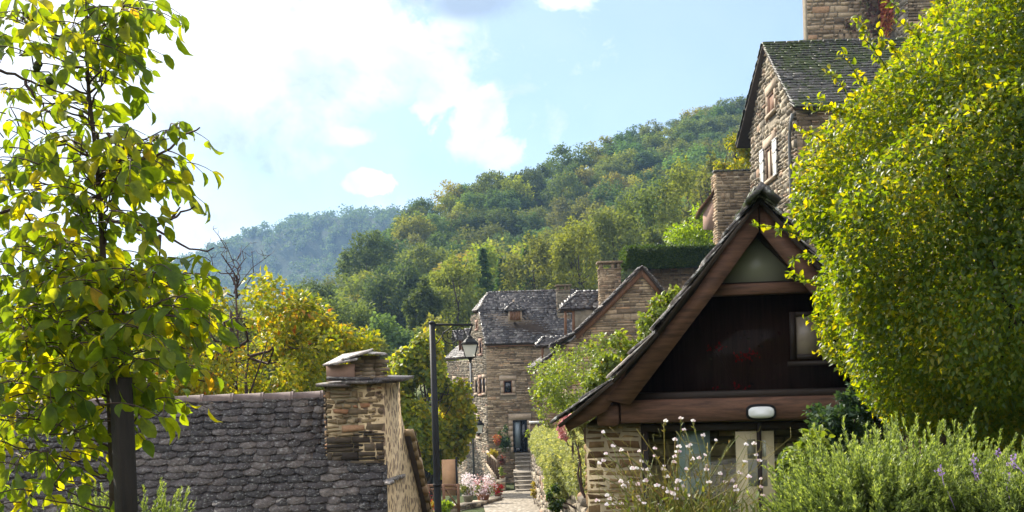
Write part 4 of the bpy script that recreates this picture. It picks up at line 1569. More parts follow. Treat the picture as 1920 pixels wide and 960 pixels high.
def side_dormer(parent, rl_, rr_, el_, er_, Y, dY, cheek, posts, seed, foot):
    """dormer whose roof faces the camera: ridge rl-rr, eave el-er in pixels"""
    mb, md = MB(), MB()
    a, b = P(*rl_, Y + dY), P(*rr_, Y + dY)
    c, d = P(*el_, Y), P(*er_, Y)
    slates(mb, c, d, b, a, w=.26, ex=.16, t=.03, seed=seed)
    slab(md, [c, d, b, a], .06)
    c2 = c + Y1 * dY * 2
    slates(mb, c2, c, a, a + Y1 * .05, w=.26, ex=.17, t=.03, seed=seed + 1)
    slab(md, [c2, c, a + X1 * .01], .05)
    slab(md, [c2, d + Y1 * dY * 2, b, a], .06)
    dm = mb.build('dormer', M['lauze_far'], parent)
    md.build('dormer_boarding', M['deck'], dm)
    mb = MB()
    x0, x1, y0, y1, y2 = cheek
    mb.prism([P(x0, y0, Y + .12), P(x1, y0, Y + .12), P(x1, y2, Y + .12), P(x0, y1, Y + .12)], Y1 * .1)
    mb.build('cheek', M['mortar'], dm)
    mb = MB()
    for px in posts:
        mb.bar(P(px, el_[1] - 1, Y + .2), P(px + .5, foot, Y + .2), .11, .11, up=Y1)
        mb.bar(P(px, el_[1] - 1, Y + 2 * dY - .2), P(px + .5, foot, Y + 2 * dY - .2), .11, .11, up=Y1)
    mb.bar(P(posts[0] - 3, el_[1] + 1, Y + .2), P(cheek[1], el_[1] + 1, Y + .2), .1, .12)
    mb.build('dormer_posts', M['wood_red'], dm)


side_dormer(hc, (1086, 545), (1150, 543), (1051, 581), (1150, 577), 45.4, .9, (1078, 1150, 578, 628, 600), (1060, 1075), 130, 628)
# a second, lower house behind it with its own dormer
hd = thing('lane_house', 'low house behind the gable with one small slate dormer over the lane', 'house', P(1060, 760, 50) - np.array([0, 0, 2]))
dO = P(1012, 690, 50.5)
wall(hd, dO + np.array([.15, 0, -4]), X1, -Y1, [(0, 0), (1.8, 0), (1.8, 4.6), (1.0, 4.4), (0, 4)], mat='schist', thick=.4, h=.12, L=.4, d=.045, seed=141, name='wall')
mb, md = MB(), MB()
a0, a1, b0, b1 = P(1001, 690, 50.0), P(1001, 690, 55.0), P(1052, 652, 50.0), P(1052, 652, 55.0)
b1[2] = b0[2]; a1[2] = a0[2]; a1[0] = a0[0] - .2; b1[0] = b0[0] - .2
slates(mb, a1, a0, b0, b1, w=.3, ex=.18, t=.035, seed=142, ragged=1.4)
slab(md, [a1, a0, b0, b1], .06)
mb.build('roof', M['lauze_pale_lit'], hd)
md.build('roof_boarding', M['deck'], hd)
side_dormer(hd, (1021, 631), (1056, 630), (1005, 650), (1052, 648), 50.8, .7, (1020, 1056, 650, 676, 655), (1017,), 145, 676)

# ------------------------------------------------------------------ house A at the end of the lane
hA = thing('lane_end_house', 'tall grey stone house at the lane end with half-hipped slate roof', 'house', P(985, 848, 60))
aO = P(917, 860, 60)
ap = on(aO, X1, -Y1)
zE = ap(917, 648)[1]
W = ap(1078, 700)[0]
(wa, wb), (wc, wd) = ap(944.5, 738), ap(960, 713)
(da, db), (dc, dd) = ap(963, 848), ap(988, 787)
wall(hA, aO - UPV * 1.5, X1, -Y1, [(0, 0), (W, 0), (W, zE + 1.5), (0, zE + 1.5)], mat='schist', thick=.5, h=.10, L=.36, d=.05, gap=.02, seed=151, name='front_wall',
     holes=[(wa - .2, wc + .22, wb - .22 + 1.5, wd + .25 + 1.5), (da - .22, dc + .28, db + 1.5 - .3, dd + .36 + 1.5)])
surround(hA, aO, X1, -Y1, wa, wc, wb, wd, 'cut', .2, .06, True, .24)
frame_window(hA, aO, X1, -Y1, wa, wc, wb, wd, 'wood_red', 'pane', .05, 0)
surround(hA, aO, X1, -Y1, da, dc, db, dd, 'cut', .2, .06, False, .34)
mb = MB()
Q = lambda x, z, o: aO + X1 * x + UPV * z - Y1 * o
for x in (da + .04, dc - .04):
    mb.bar(Q(x, db, .04), Q(x, dd, .04), .06, .08, up=X1)
mb.bar(Q(da, dd - .04, .04), Q(dc, dd - .04, .04), .06, .08)
mb.bar(Q(da + (dc - da) * .55, db, .04), Q(da + (dc - da) * .55, dd, .04), .05, .06, up=X1)
dr = mb.build('door', M['iron'], hA)
mb = MB()
mb.prism([Q(da + .08, db + .25, .012), Q(da + (dc - da) * .55, db + .25, .012), Q(da + (dc - da) * .55, dd - .08, .012), Q(da + .08, dd - .08, .012)], -Y1 * .01)
mb.build('curtained_pane', M['pane_grey'], dr)
mb = MB()
mb.prism([Q(da + (dc - da) * .55, db, .01), Q(dc - .04, db, .01), Q(dc - .04, dd - .08, .01), Q(da + (dc - da) * .55, dd - .08, .01)], -Y1 * .01)
mb.prism([Q(da + .04, db, .01), Q(da + (dc - da) * .55, db, .01), Q(da + (dc - da) * .55, db + .25, .01), Q(da + .04, db + .25, .01)], -Y1 * .01)
mb.build('pane', M['pane'], dr)
# left gable wall, splayed so that its face is seen
NAx = aO[:2]
Fa = P(886, 700, 64.2)
gu = nrm(np.array([NAx[0] - Fa[0], NAx[1] - Fa[1], 0]))
gn = np.array([-gu[1], gu[0], 0])
gn = gn if gn[1] < 0 else -gn
Lg = np.linalg.norm(NAx - Fa[:2])
lO = np.array([Fa[0], Fa[1], aO[2] - 1.5])
lp = on(lO, gu, gn)
zt1 = lp(900, 586)[1]
holes = []
wins = [(900.5, 905.5, 739, 709), (907.5, 911.5, 737, 708), (893, 897, 737, 713), (897, 902.5, 819, 784), (901, 904.5, 664, 640), (894.5, 897, 617, 605)]
wr = []
for (x0, x1, y1, y0) in wins:
    (p, q), (s, t) = lp(x0, y1), lp(x1, y0)
    wr.append((p, s, q, t))
    holes.append((p - .16, s + .16, q - .16, t + .2))
top = zE + 1.5
wall(hA, lO, gu, gn, [(0, 0), (Lg, 0), (Lg, top + .05), (Lg * .62, zt1), (Lg * .05, zt1), (0, zt1 - .6)], mat='rubble', mortar='mortar', thick=.5, h=.11, L=.26, d=.06, gap=.025, seed=155, name='gable_wall', holes=holes, rough=1.4)
for i, (p, s, q, t) in enumerate(wr):
    surround(hA, lO, gu, gn, p, s, q, t, 'cut_red' if i in (0, 4, 5) else 'cut', .12, .07, True, .18)
    frame_window(hA, lO, gu, gn, p, s, q, t, 'wood_red' if i in (0, 4, 5) else 'wood', 'pane', .05, 0)
# roof
mb, md = MB(), MB()
E0, E1, M0, M1, R0, R1 = P(910, 646, 59.6), P(1082, 641, 59.6), P(897, 582, 61.0), P(1082, 578, 61.5), P(915, 549, 62.6), P(1082, 544, 62.6)
slates(mb, E0, E1, M1, M0, w=.28, ex=.17, t=.028, seed=160)
slates(mb, M0, M1, R1, R0, w=.26, ex=.16, t=.028, seed=161)
slab(md, [E0, E1, M1, M0], .1)
slab(md, [M0, M1, R1, R0], .1)
K = P(886, 584, 64.6)
slab(md, [M0, K, R0], .08)
slab(md, [K, R0, R1, R1 + np.array([0, 4, -3])], .08)
rA = mb.build('roof', M['lauze_far'], hA)
md.build('roof_boarding', M['deck'], hA)
mb = MB()
slates(mb, K, M0, R0 + (M0 - K) * .02, R0, w=.26, ex=.16, t=.03, seed=163)
mb.build('hip_slates', M['lauze_pale_lit'], rA)  # the hip's sunlight is in its paler slate
mb = MB()
for i in range(12):
    mb.box(R0 + (R1 - R0) * (i + .5) / 12 + UPV * .04, (R1 - R0) / 12.5, Y1 * .25, UPV * .07)
mb.build('ridge_capping', M['lauze_pale_lit'], rA)
mb = MB()
mb.bar(P(913, 649, 59.75), P(1080, 644, 59.75), .12, .1)
mb.build('eaves_board', M['wood_red'], rA)
# pavilion dormer
dm0 = P(963, 601, 60.0)
mb = MB()
ap_ = P(963, 566, 60.9)
cs = [P(947, 582, 59.9), P(985, 581, 59.9), P(985, 581, 61.6), P(947, 582, 61.6)]
cs[2][2] = cs[1][2]
cs[3][2] = cs[0][2]
for i in range(4):
    slates(mb, cs[i], cs[(i + 1) % 4], ap_ + (cs[(i + 1) % 4] - ap_) * .04, ap_ + (cs[i] - ap_) * .04, w=.2, ex=.13, t=.022, seed=170 + i)
    slab(mb, [cs[i], cs[(i + 1) % 4], ap_], .03)
dA = mb.build('dormer', M['lauze_far'], hA)
mb = MB()
a, b = P(953.5, 602, 60.05), P(979, 602, 60.05)
mb.prism([a, b, b + UPV * .62, a + UPV * .62], Y1 * 1.4)
mb.build('dormer_side', M['cut'], dA)
mb = MB()
for i in range(4):
    x0 = a + (b - a) * (.1 + .8 * i / 4) - Y1 * .03
    x1 = a + (b - a) * (.1 + .8 * (i + .93) / 4) - Y1 * .03
    mb.prism([x0 + UPV * .04, x1 + UPV * .04, x1 + UPV * .6, x0 + UPV * .6], Y1 * .025)
mb.build('dormer_shutter', M['wood_red'], dA)
mb = MB()
mb.lathe(ap_ - UPV * .06, [(.03, 0), (.05, .05), (.07, .1), (.05, .16), (.01, .2)], 8)
mb.build('finial', M['cut'], dA)
chimney(hA, 1046, 1071, 534, 600, 60.8, .8, mat='rubble', seed=180, cap=10)

# ------------------------------------------------------------------ annexe B, left of house A
hB = thing('stone_annexe', 'lower stone annexe with lit slate eave and two small dormers', 'house', P(862, 870, 67.5))
Fb = P(838, 700, 72)
bu = nrm(np.array([Fa[0] - Fb[0], Fa[1] - Fb[1], 0]))
bn = np.array([bu[1], -bu[0], 0])
Lb = np.linalg.norm(Fa[:2] - Fb[:2]) - .02
bO = np.array([Fb[0], Fb[1], aO[2] - 2.5])
bp_ = on(bO, bu, bn)
zB = bp_(860, 676)[1]
wins = [(868, 873.5, 747, 714), (852.5, 857, 744, 711), (881.5, 886, 828, 792), (863, 867.5, 822, 788)]
wr, holes = [], []
for (x0, x1, y1, y0) in wins:
    (p, q), (s, t) = bp_(x0, y1), bp_(x1, y0)
    wr.append((p, s, q, t))
    holes.append((p - .16, s + .16, q - .16, t + .2))
wall(hB, bO, bu, bn, [(0, 0), (Lb, 0), (Lb, zB), (0, zB)], mat='rubble', mortar='mortar', thick=.5, h=.11, L=.26, d=.06, gap=.025, seed=191, holes=holes, rough=1.4)
for i, (p, s, q, t) in enumerate(wr):
    surround(hB, bO, bu, bn, p, s, q, t, 'cut_red' if i == 0 else 'cut', .14, .07, True, .2)
    frame_window(hB, bO, bu, bn, p, s, q, t, 'wood_red' if i == 0 else 'wood', 'pane', .06, 0)
mb, md = MB(), MB()
ea, eb = P(833, 673, 71.6), P(889, 675, 64.0)
eb[2] = ea[2] + .0
up2 = -bn * 2.4 + UPV * 2.0
slates(mb, ea, eb, eb + up2, ea + up2, w=.3, ex=.18, t=.03, seed=195)
slab(md, [ea, eb, eb + up2, ea + up2], .12)
slab(md, [ea + up2, eb + up2, eb + up2 * 1.0 - bn * 2.4 - UPV * 2, ea + up2 - bn * 2.4 - UPV * 2], .12)
mb.build('roof', M['lauze_pale_lit'], hB)
md.build('roof_boarding', M['deck'], hB)
for i, f in enumerate((.36, .74)):
    c = ea + (eb - ea) * f + up2 * .22
    hw_ = .55
    mb = MB()
    rt = c + UPV * 1.35 + bn * .55
    bk = -bn * 2.3
    l0, r0_ = c - bu * hw_ * 1.35 + UPV * .72 + bn * .5, c + bu * hw_ * 1.35 + UPV * .72 + bn * .5
    slates(mb, l0 + bk, l0, rt, rt + bk, w=.22, ex=.15, t=.03, seed=200 + i)
    slates(mb, r0_, r0_ + bk, rt + bk, rt, w=.22, ex=.15, t=.03, seed=210 + i)
    slab(mb, [l0 + bk, l0, rt, rt + bk], .05)
    slab(mb, [r0_, r0_ + bk, rt + bk, rt], .05)
    dm = mb.build('dormer', M['lauze_far'], hB)
    mb = MB()
    for s in (-1, 1):
        q = c + bu * s * hw_
        mb.prism([q + UPV * -.1, q + bk * .6 - UPV * .1, q + bk * .6 + UPV * .8, q + UPV * .8], bu * -s * .08)
    mb.build('cheek', M['mortar'], dm)
    mb = MB()
    for s in (-1, 1):
        q = c + bu * s * hw_ * .85 + bn * .05
        mb.bar(q, q + UPV * .75, .1, .1, up=bu)
    mb.prism([c - bu * .45, c + bu * .45, c + bu * .45 + UPV * .75, c - bu * .45 + UPV * .75], -bn * .03)
    mb.build('dormer_shutter', M['wood_red'], dm)
mb = MB()
q = Fa + gn * .12 + gu * .1
mb.tube([np.array([q[0], q[1], P(888, 680, 64)[2]]), np.array([q[0], q[1], aO[2] - 1.5])], .06, 8)
mb.build('drainpipe', M['zinc'], hB)

# wall lamp of house A


def lantern(mbf, mbg, c, s, seg=4):
    """four-sided tapered street lantern hung at its foot c, total height s"""
    w0, w1 = .17 * s, .29 * s
    zb_, zt_ = .12 * s, .60 * s
    cs0 = [np.array([a * w0, b * w0, zb_]) for a, b in ((-1, -1), (1, -1), (1, 1), (-1, 1))]
    cs1 = [np.array([a * w1, b * w1, zt_]) for a, b in ((-1, -1), (1, -1), (1, 1), (-1, 1))]
    for i in range(4):
        mbf.bar(c + cs0[i], c + cs1[i], .03 * s, .03 * s, up=X1)
        mbf.bar(c + cs0[i], c + cs0[(i + 1) % 4], .04 * s, .03 * s)
        mbf.bar(c + cs1[i], c + cs1[(i + 1) % 4], .05 * s, .04 * s, ext=.015 * s)
        j = (i + 1) % 4
        k = .96
        mbg.add([c + cs0[i] * [k, k, 1], c + cs0[j] * [k, k, 1], c + cs1[j] * [k, k, 1], c + cs1[i] * [k, k, 1]], [(0, 1, 2, 3)])
    pr = [(.33 * s, zt_ + .03 * s), (.25 * s, zt_ + .10 * s), (.17 * s, zt_ + .19 * s), (.11 * s, zt_ + .22 * s), (.12 * s, zt_ + .26 * s), (.05 * s, zt_ + .31 * s), (.03 * s, zt_ + .33 * s), (.045 * s, zt_ + .36 * s), (.01 * s, zt_ + .40 * s)]
    mbf.lathe(c, pr, 4 if False else 12)
    mbf.lathe(c, [(.02 * s, -.02 * s), (.06 * s, .02 * s), (.10 * s, .07 * s), (.17 * s, .12 * s)], 10)


def lamp_glass():
    m, N, out = newmat('milky_lamp_glass')
    b = N.n('ShaderNodeBsdfPrincipled')
    b.inputs['Base Color'].default_value = (.72, .72, .68, 1)
    b.inputs['Roughness'].default_value = .25
    t = N.n('ShaderNodeBsdfTranslucent')
    t.inputs['Color'].default_value = (.8, .8, .74, 1)
    m_ = N.n('ShaderNodeMixShader')
    m_.inputs[0].default_value = .55
    N.l(b.outputs[0], m_.inputs[1])
    N.l(t.outputs[0], m_.inputs[2])
    N.l(m_.outputs[0], out.inputs[0])
    return m


M['lampglass'] = lamp_glass()
c = P(898, 816, 60.2)
wlm = thing('wall_lantern', 'small white-paned lantern on a bracket on the grey house wall', 'lantern', c)
f, g = MB(), MB()
lantern(f, g, c, 1.0)
top_ = c + UPV * 1.0
f.tube([top_, top_ + UPV * .12, top_ + UPV * .2 + gn * -.3, top_ + UPV * .15 - gn * .9], .03, 6)
f.build('frame', M['iron'], wlm)
g.build('glass', M['lampglass'], wlm)

# ------------------------------------------------------------------ street lamp
LY = 22.0
base = P(824, 1040, LY)
base[2] = ground_z(base[0], LY) + .0
sl = thing('street_lamp', 'black street lamp post with side arm and hanging white lantern', 'street lamp', base)
tp = P(810, 606, LY)
mb = MB()
pt = [base, base + (tp - base) * .25, tp]
mb.tube([base, base + (tp - base) * .08, base + (tp - base) * .085, base + (tp - base) * .5, tp], [.11, .105, .078, .072, .06], 12)
mb.lathe(tp - UPV * .02, [(.06, 0), (.075, .02), (.06, .05), (.01, .07)], 12)
mb.lathe(base + (tp - base) * .36, [(.09, 0), (.09, .05)], 12)
mb.build('post', M['iron'], sl)
mb = MB()
ae = P(886, 609, LY)
mb.bar(tp - UPV * .03, ae, .045, .045)
sc = []
for t in np.linspace(0, 1, 30):   # scrolls below the arm
    an = t * 3.6 * math.pi
    ra = .17 * (1 - t) + .015
    sc.append(P(846, 630, LY) + X1 * ra * math.cos(an + 2.6) + UPV * ra * math.sin(an + 2.6))
mb.tube(sc, .011, 5)
sc2 = [P(812, 650, LY), P(822, 640, LY), P(834, 622, LY), P(850, 612, LY)]
mb.tube(sc2, .012, 5)
sc3 = []
for t in np.linspace(0, 1, 24):
    an = t * 3.2 * math.pi
    ra = .10 * (1 - t) + .012
    sc3.append(P(866, 622, LY) + X1 * ra * math.cos(an + 1.2) + UPV * ra * math.sin(an + 1.2))
mb.tube(sc3, .010, 5)
mb.build('arm', M['iron'], sl)
f, g = MB(), MB()
lc_ = P(882, 676, LY)
lantern(f, g, lc_, .56)
f.tube([lc_ + UPV * .56 * .98, ae], .018, 6)
f.tube([lc_ - UPV * .0, lc_ - UPV * .05], [.03, .012], 6)
lf = f.build('lantern', M['iron'], sl)
g.build('glass', M['lampglass'], lf)

# ------------------------------------------------------------------ lane: walls, steps, rail, fence, pots
st = thing('stone_steps', 'worn grey stone steps climbing to the house door', 'steps', (0, 53.5, -6.2))
mb = MB()
zA = P(965, 926, 53.4)[2]
zD = aO[2] + ap(975, 849)[1]
ys_ = [53.4, 53.9, 54.4, 54.9, 55.4, 57.3, 57.8, 58.3, 58.8]
zs_ = np.linspace(zA, zD, 10)[1:]
xl = [-.10, -.12, -.14, -.16, -.20, -.1, -.08, -.05, -.1]
for i, (y, z) in enumerate(zip(ys_, zs_)):
    x0 = xl[i] + .12
    x1 = x0 + (1.15 if i < 5 else 1.0)
    y1 = ys_[i + 1] + .05 if i < 8 else 60
    c = np.array([(x0 + x1) / 2, (y + y1) / 2, z - .4])
    mb.box(c, X1 * (x1 - x0), Y1 * (y1 - y), UPV * .8, rng.random())
    mb.box(np.array([(x0 + x1) / 2, y + .12, z + .004]), X1 * (x1 - x0 + .05), Y1 * .34, UPV * .05, rng.random())
mb.build('treads', stone_mat('step_stone', [(0, (.20, .18, .16)), (1, (.34, .31, .27))]), st)

rail = thing('wooden_handrail', 'pale wooden stair railing with turned balusters beside the house steps', 'railing', P(925, 900, 56.5))
mb = MB()
t0, t1, u0, u1 = P(913, 846, 58), P(934, 868, 55.5), P(913, 871, 58), P(932, 897, 55.5)
mb.bar(t0, t1, .09, .1)
mb.bar(u0, u1, .09, .14)
mb.build('rails', M['cut'], rail)
for i in range(7):
    f_ = (i + .5) / 7
    mb = MB()
    mb.tube([u0 + (u1 - u0) * f_, (u0 + u1) / 2 * 0 + (u0 + (u1 - u0) * f_) * .5 + (t0 + (t1 - t0) * f_) * .5, t0 + (t1 - t0) * f_], [.035, .05, .03], 6)
    mb.build('baluster', M['wood'], rail)
mb = MB()
mb.bar(P(934, 862, 55.5), P(934, 903, 55.5), .12, .12, up=X1)
mb.build('newel_post', M['wood'], rail)
pn = thing('stair_plinth', 'rough stone plinth at the foot of the wooden stair railing', 'plinth', P(938, 925, 54))
pw = P(931, 925, 54)
wall(pn, pw - UPV * .6, X1, -Y1, [(0, 0), (.46, 0), (.46, 1.15), (0, 1.15)], mat='schist', thick=2.5, h=.12, L=.25, d=.04, seed=221)
# left flank wall below the railing
wall(pn, P(913, 876, 58) - UPV * 2, np.array([.23, -1, 0]), np.array([-1, -.23, 0]), [(0, 0), (2.7, 0), (2.7, 1.3), (0, 2.0)], mat='rubble', thick=.3, h=.12, L=.25, d=.04, seed=222, name='flank_wall')

lw = thing('low_stone_wall', 'low rubble wall along the lane edge carrying flower pots', 'wall', P(880, 960, 41))
p0, p1, p2 = P(835, 955, 38.5), P(905, 944, 41), P(942, 934, 45)
for i, (a, b) in enumerate(((p0, p1), (p1, p2))):
    d = b - a
    L_ = np.linalg.norm(d[:2])
    d0 = np.array([d[0], d[1], 0])
    n_ = nrm(np.array([d[1], -d[0], 0]))
    wall(lw, np.array([a[0], a[1], a[2] - 1.6]), d0, n_, [(0, 0), (L_, 0), (L_, 1.6 + d[2]), (0, 1.6)], mat='rubble', mortar='mortar', thick=.5, h=.13, L=.3, d=.06, seed=230 + i, name='wall', rough=1.5)
    mb = MB()
    for j in range(int(L_ / .3)):
        f_ = (j + .5) / int(L_ / .3)
        mb.box(a + d * f_ - n_ * .22 + UPV * .03, nrm(d0) * .29, n_ * .56, UPV * rng.uniform(.05, .1), rng.random())
    mb.build('coping', M['rubble'], lw)
fc = thing('wooden_fence', 'dark brown wooden fence with crossed braces below the plane tree', 'fence', P(825, 945, 38))
A0, A1 = P(782, 911, 38), P(862, 910, 38)
mb = MB()
mb.bar(A0, A1, .08, .1)
mb.build('top_rail', M['wood_red'], fc)
mb = MB()
mb.bar(A0 - UPV * .13, A1 - UPV * .13, .06, .07)
mb.bar(A0 - UPV * .75, A1 - UPV * .75, .06, .08)
mb.build('rail', M['wood_red'], fc)
for f_ in (.0, .26, .62, .96):
    q = A0 + (A1 - A0) * f_
    mb = MB()
    mb.bar(q + UPV * .05, q - UPV * 1.0, .1, .1, up=X1)
    mb.build('fence_post', M['wood_red'], fc)
for f_, s in ((.05, .2), (.32, .25), (.66, .27), (.45, -.18)):
    q = A0 + (A1 - A0) * f_ + Y1 * .06
    mb = MB()
    mb.bar(q - UPV * .15, A0 + (A1 - A0) * (f_ + s) + Y1 * .06 - UPV * .73, .05, .07, up=Y1)
    mb.build('brace', M['wood_red'], fc)
ow = thing('rendered_wall', 'ochre rendered terrace wall behind the fence under the tree', 'wall', P(838, 915, 50))
mb = MB()
a, b = P(830, 930, 50), P(857, 930, 50)
ht = P(857, 862, 50)[2]
b[2] = a[2]
mb.prism([a, b, b + UPV * (ht - a[2]), a + UPV * (ht - a[2])], np.array([0, .4, 0]))
mb.build('wall', M['render'], ow)
mb = MB()
mb.tube([b + np.array([.02, -.08, 0]), b + np.array([.02, -.08, ht - a[2] + .15])], .05, 8)
mb.build('drainpipe', M['iron'], ow)

# retaining wall on the right of the lane and the gate pier
rw = thing('retaining_wall', 'rough stone retaining wall bordering the lane below the garden bank', 'wall', (1.0, 24, -4.3))
pth = [(.98, 13.5, -1.9), (1.02, 17, -1.75), (.98, 22, -2.0), (.95, 30, -2.6), (.88, 38, -3.3), (.86, 46, -3.6), (.95, 53, -4.0)]
for i in range(len(pth) - 1):
    a, b = np.array(pth[i]), np.array(pth[i + 1])
    d0 = np.array([a[0] - b[0], a[1] - b[1], 0])
    L_ = np.linalg.norm(d0)
    wall(rw, np.array([b[0], b[1], -7.2]), d0, np.array([-1, 0, 0]), [(0, 0), (L_, 0), (L_, a[2] + 7.2), (0, b[2] + 7.2)], mat='rubble', mortar='mortar', thick=3.2, h=.18, L=.36, d=.10, seed=240 + i, name='wall', rough=1.8)
gpz = thing('gate_pier', 'stone gate pier with pale flat cap beside the house door', 'pier', P(1003, 860, 56))
a = P(996, 900, 56)
wall(gpz, a, X1, -Y1, [(0, 0), (.5, 0), (.5, P(1000, 795, 56)[2] - a[2]), (0, P(1000, 795, 56)[2] - a[2])], mat='rubble', thick=.5, h=.13, L=.28, d=.05, seed=251, name='pier')
mb = MB()
mb.box(P(1004, 792, 56.2), X1 * .66, Y1 * .7, UPV * .1)
mb.build('cap_stone', M['shutter'], gpz)
# garden wall below the trimmed hedge
gwl = thing('garden_wall', 'stone garden wall under the dark trimmed hedge', 'wall', P(1260, 560, 45.2))
a = P(1200, 640, 45.4)
wall(gwl, a, X1, -Y1, [(0, 0), (4.5, 0), (4.5, P(1250, 505, 45.4)[2] - a[2] + .1), (0, P(1200, 506, 45.4)[2] - a[2])], mat='schist_shaded', thick=.6, h=.14, L=.34, d=.05, seed=261, name='wall')

# ================================================================== vegetation
def dupe(o, loc, rz, sc, parent=None):
    """a thing and its parts copied (mesh data shared)"""
    c = o.copy()
    COL.objects.link(c)
    if parent is None:
        c.location = loc
        c.rotation_euler = (0, 0, rz)
        c.scale = sc
    else:
        c.parent = parent
    for ch in o.children:
        dupe(ch, None, None, None, c)
    return c


# ------------------------------------------------------------------ hillside wood
def hill_tree_mesh(seed, n=1500, conifer=False, low=-.8, rx=1., rz=1.):
    r = np.random.default_rng(seed)
    mb = MB()
    mb.tube(limb((0, 0, -1.5), (0, 0, 4.5), r, 4, .02), [.28, .24, .2, .1], 5, .3)
    if conifer:
        h = r.random(n) ** 1.4
        an = r.random(n) * 6.283
        lay = .75 + .25 * np.sin(h * 55 + an * 2)
        rad = (1 - h) * 2.6 * lay * np.sqrt(r.random(n) * .7 + .3)
        p = np.stack([rad * np.cos(an), rad * np.sin(an), 1.2 + h * 11.5 - rad * .25], 1)
        d = nrm3(np.stack([np.cos(an), np.sin(an), np.full(n, -.45)], 1) + r.normal(size=(n, 3)) * .3)
        leaves(mb, p, d, nrm3(r.normal(size=(n, 3)) * .5 + np.array([0, 0, 1])), .62 * r.uniform(.6, 1.2, n), r.random(n), T4, 1)
    else:
        crown(mb, r, n, (0, 0, 5.4), (4.0 * rx, 4.0 * rx, 4.1 * rz), .62, clumps=30, csize=.34, shell=.55, low=low, mi=1, bias=.35)
        crown(mb, r, n // 4, (0, 0, 2.0), (3.4 * rx, 3.4 * rx, 2.2), .7, clumps=14, csize=.4, shell=.5, mi=1, bias=.35)
    return mb.mesh('hill_tree', [M['bark'], M['oak_far']])


HT = [hill_tree_mesh(300 + i, 2300, rx=a, rz=b) for i, (a, b) in enumerate(((1, 1), (1.15, .9), (.9, 1.15), (1.05, 1.0), (.8, 1.1), (1.2, 1.05)))]
HTC = [hill_tree_mesh(320 + i, 2000, True) for i in range(2)]
r = np.random.default_rng(77)
TINT = {  # tree hues; dark and blue also paint the shaded upper slope
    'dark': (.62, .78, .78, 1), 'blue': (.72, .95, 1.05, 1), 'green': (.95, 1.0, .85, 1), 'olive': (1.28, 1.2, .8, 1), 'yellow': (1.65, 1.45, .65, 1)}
HL = {'dark': 'dark green broadleaf tree in the wood that covers the hillside', 'blue': 'dull bluish green tree in the wood that covers the hillside',
      'green': 'mid green broadleaf tree in the wood that covers the hillside', 'olive': 'olive green tree in the wood that covers the hillside',
      'yellow': 'yellowing tree in the wood that covers the hillside'}


def proj(p):
    x, y, z = p
    xc = x * cR - z * sR
    zc = x * sR + z * cR
    return 960 + F * xc / y, HZ - F * zc / y


S = HILL
nu, nv = S.shape[:2]
cand = []
for i in range(nu - 1):
    for j in range(nv - 1):
        q = S[i, j]
        a = np.linalg.norm(np.cross(S[i + 1, j] - q, S[i, j + 1] - q))
        k = r.poisson(a / 24.0)
        for _ in range(k):
            f, g = r.random(2)
            pt = q + (S[i + 1, j] - q) * f + (S[i, j + 1] - q) * g
            cand.append((pt, j / nv))
chosen = []
cell = {}
for pt, v in sorted(cand, key=lambda c: c[0][1]):
    px, py = proj(pt)
    if not (60 < px < 1560) or v > .84:
        continue
    dist = pt[1]
    if dist < 130 or (px > 700 and dist < 150):
        continue
    if 612 < px < 700 and 485 < py < 560 and dist > 150 and dist < 260:   # open grassy field
        continue
    ky = (int(pt[0] // 6.2), int(pt[1] // 6.2))
    if any((ky[0] + a, ky[1] + b) in cell and np.linalg.norm(cell[(ky[0] + a, ky[1] + b)] - pt[:2]) < 4.7 for a in (-1, 0, 1) for b in (-1, 0, 1)):
        continue
    cell[ky] = pt[:2]
    chosen.append((pt, px, py, dist))
# the nearest crowns that cover each direction hide the rest: keep what stands clear of the rows in front
vis = []
top = {}
for pt, px, py, dist in sorted(chosen, key=lambda c: c[3]):
    hpx = 9.0 / dist * F
    b = int(px // 12)
    t = min(top.get(bb, 9999) for bb in (b - 1, b, b + 1)) if True else 0
    if py - hpx < max(top.get(bb, 9999) for bb in (b - 1, b, b + 1)) - .17 * hpx:
        vis.append((pt, px, py, dist))
        wb_ = int(4.2 / dist * F / 12)
        for bb in range(b - wb_, b + wb_ + 1):
            top[bb] = min(top.get(bb, 9999), py - hpx * .92)
print('hill trees', len(chosen), len(vis))
hidden = len(vis) - 300
vis = sorted(vis, key=lambda c: c[3])
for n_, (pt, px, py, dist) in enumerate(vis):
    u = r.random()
    low_slope = dist < 205  # lit lower belt painted mostly olive, shaded upper slope dark and blue
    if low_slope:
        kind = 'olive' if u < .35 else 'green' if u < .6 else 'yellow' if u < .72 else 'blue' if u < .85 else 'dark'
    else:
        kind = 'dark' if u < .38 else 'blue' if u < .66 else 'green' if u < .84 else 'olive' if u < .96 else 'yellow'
    o = bpy.data.objects.new('hillside_tree', HT[r.integers(0, 6)])
    COL.objects.link(o)
    o.location = pt
    o.rotation_euler = (0, 0, r.random() * 6.28)
    s = r.uniform(.62, 1.12)
    o.scale = (s * r.uniform(.9, 1.25), s * r.uniform(.9, 1.25), s * r.uniform(.8, 1.0))
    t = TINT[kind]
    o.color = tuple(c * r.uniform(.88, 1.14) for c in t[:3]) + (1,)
    tag(o, HL[kind], 'tree', 'trees of the hillside wood')

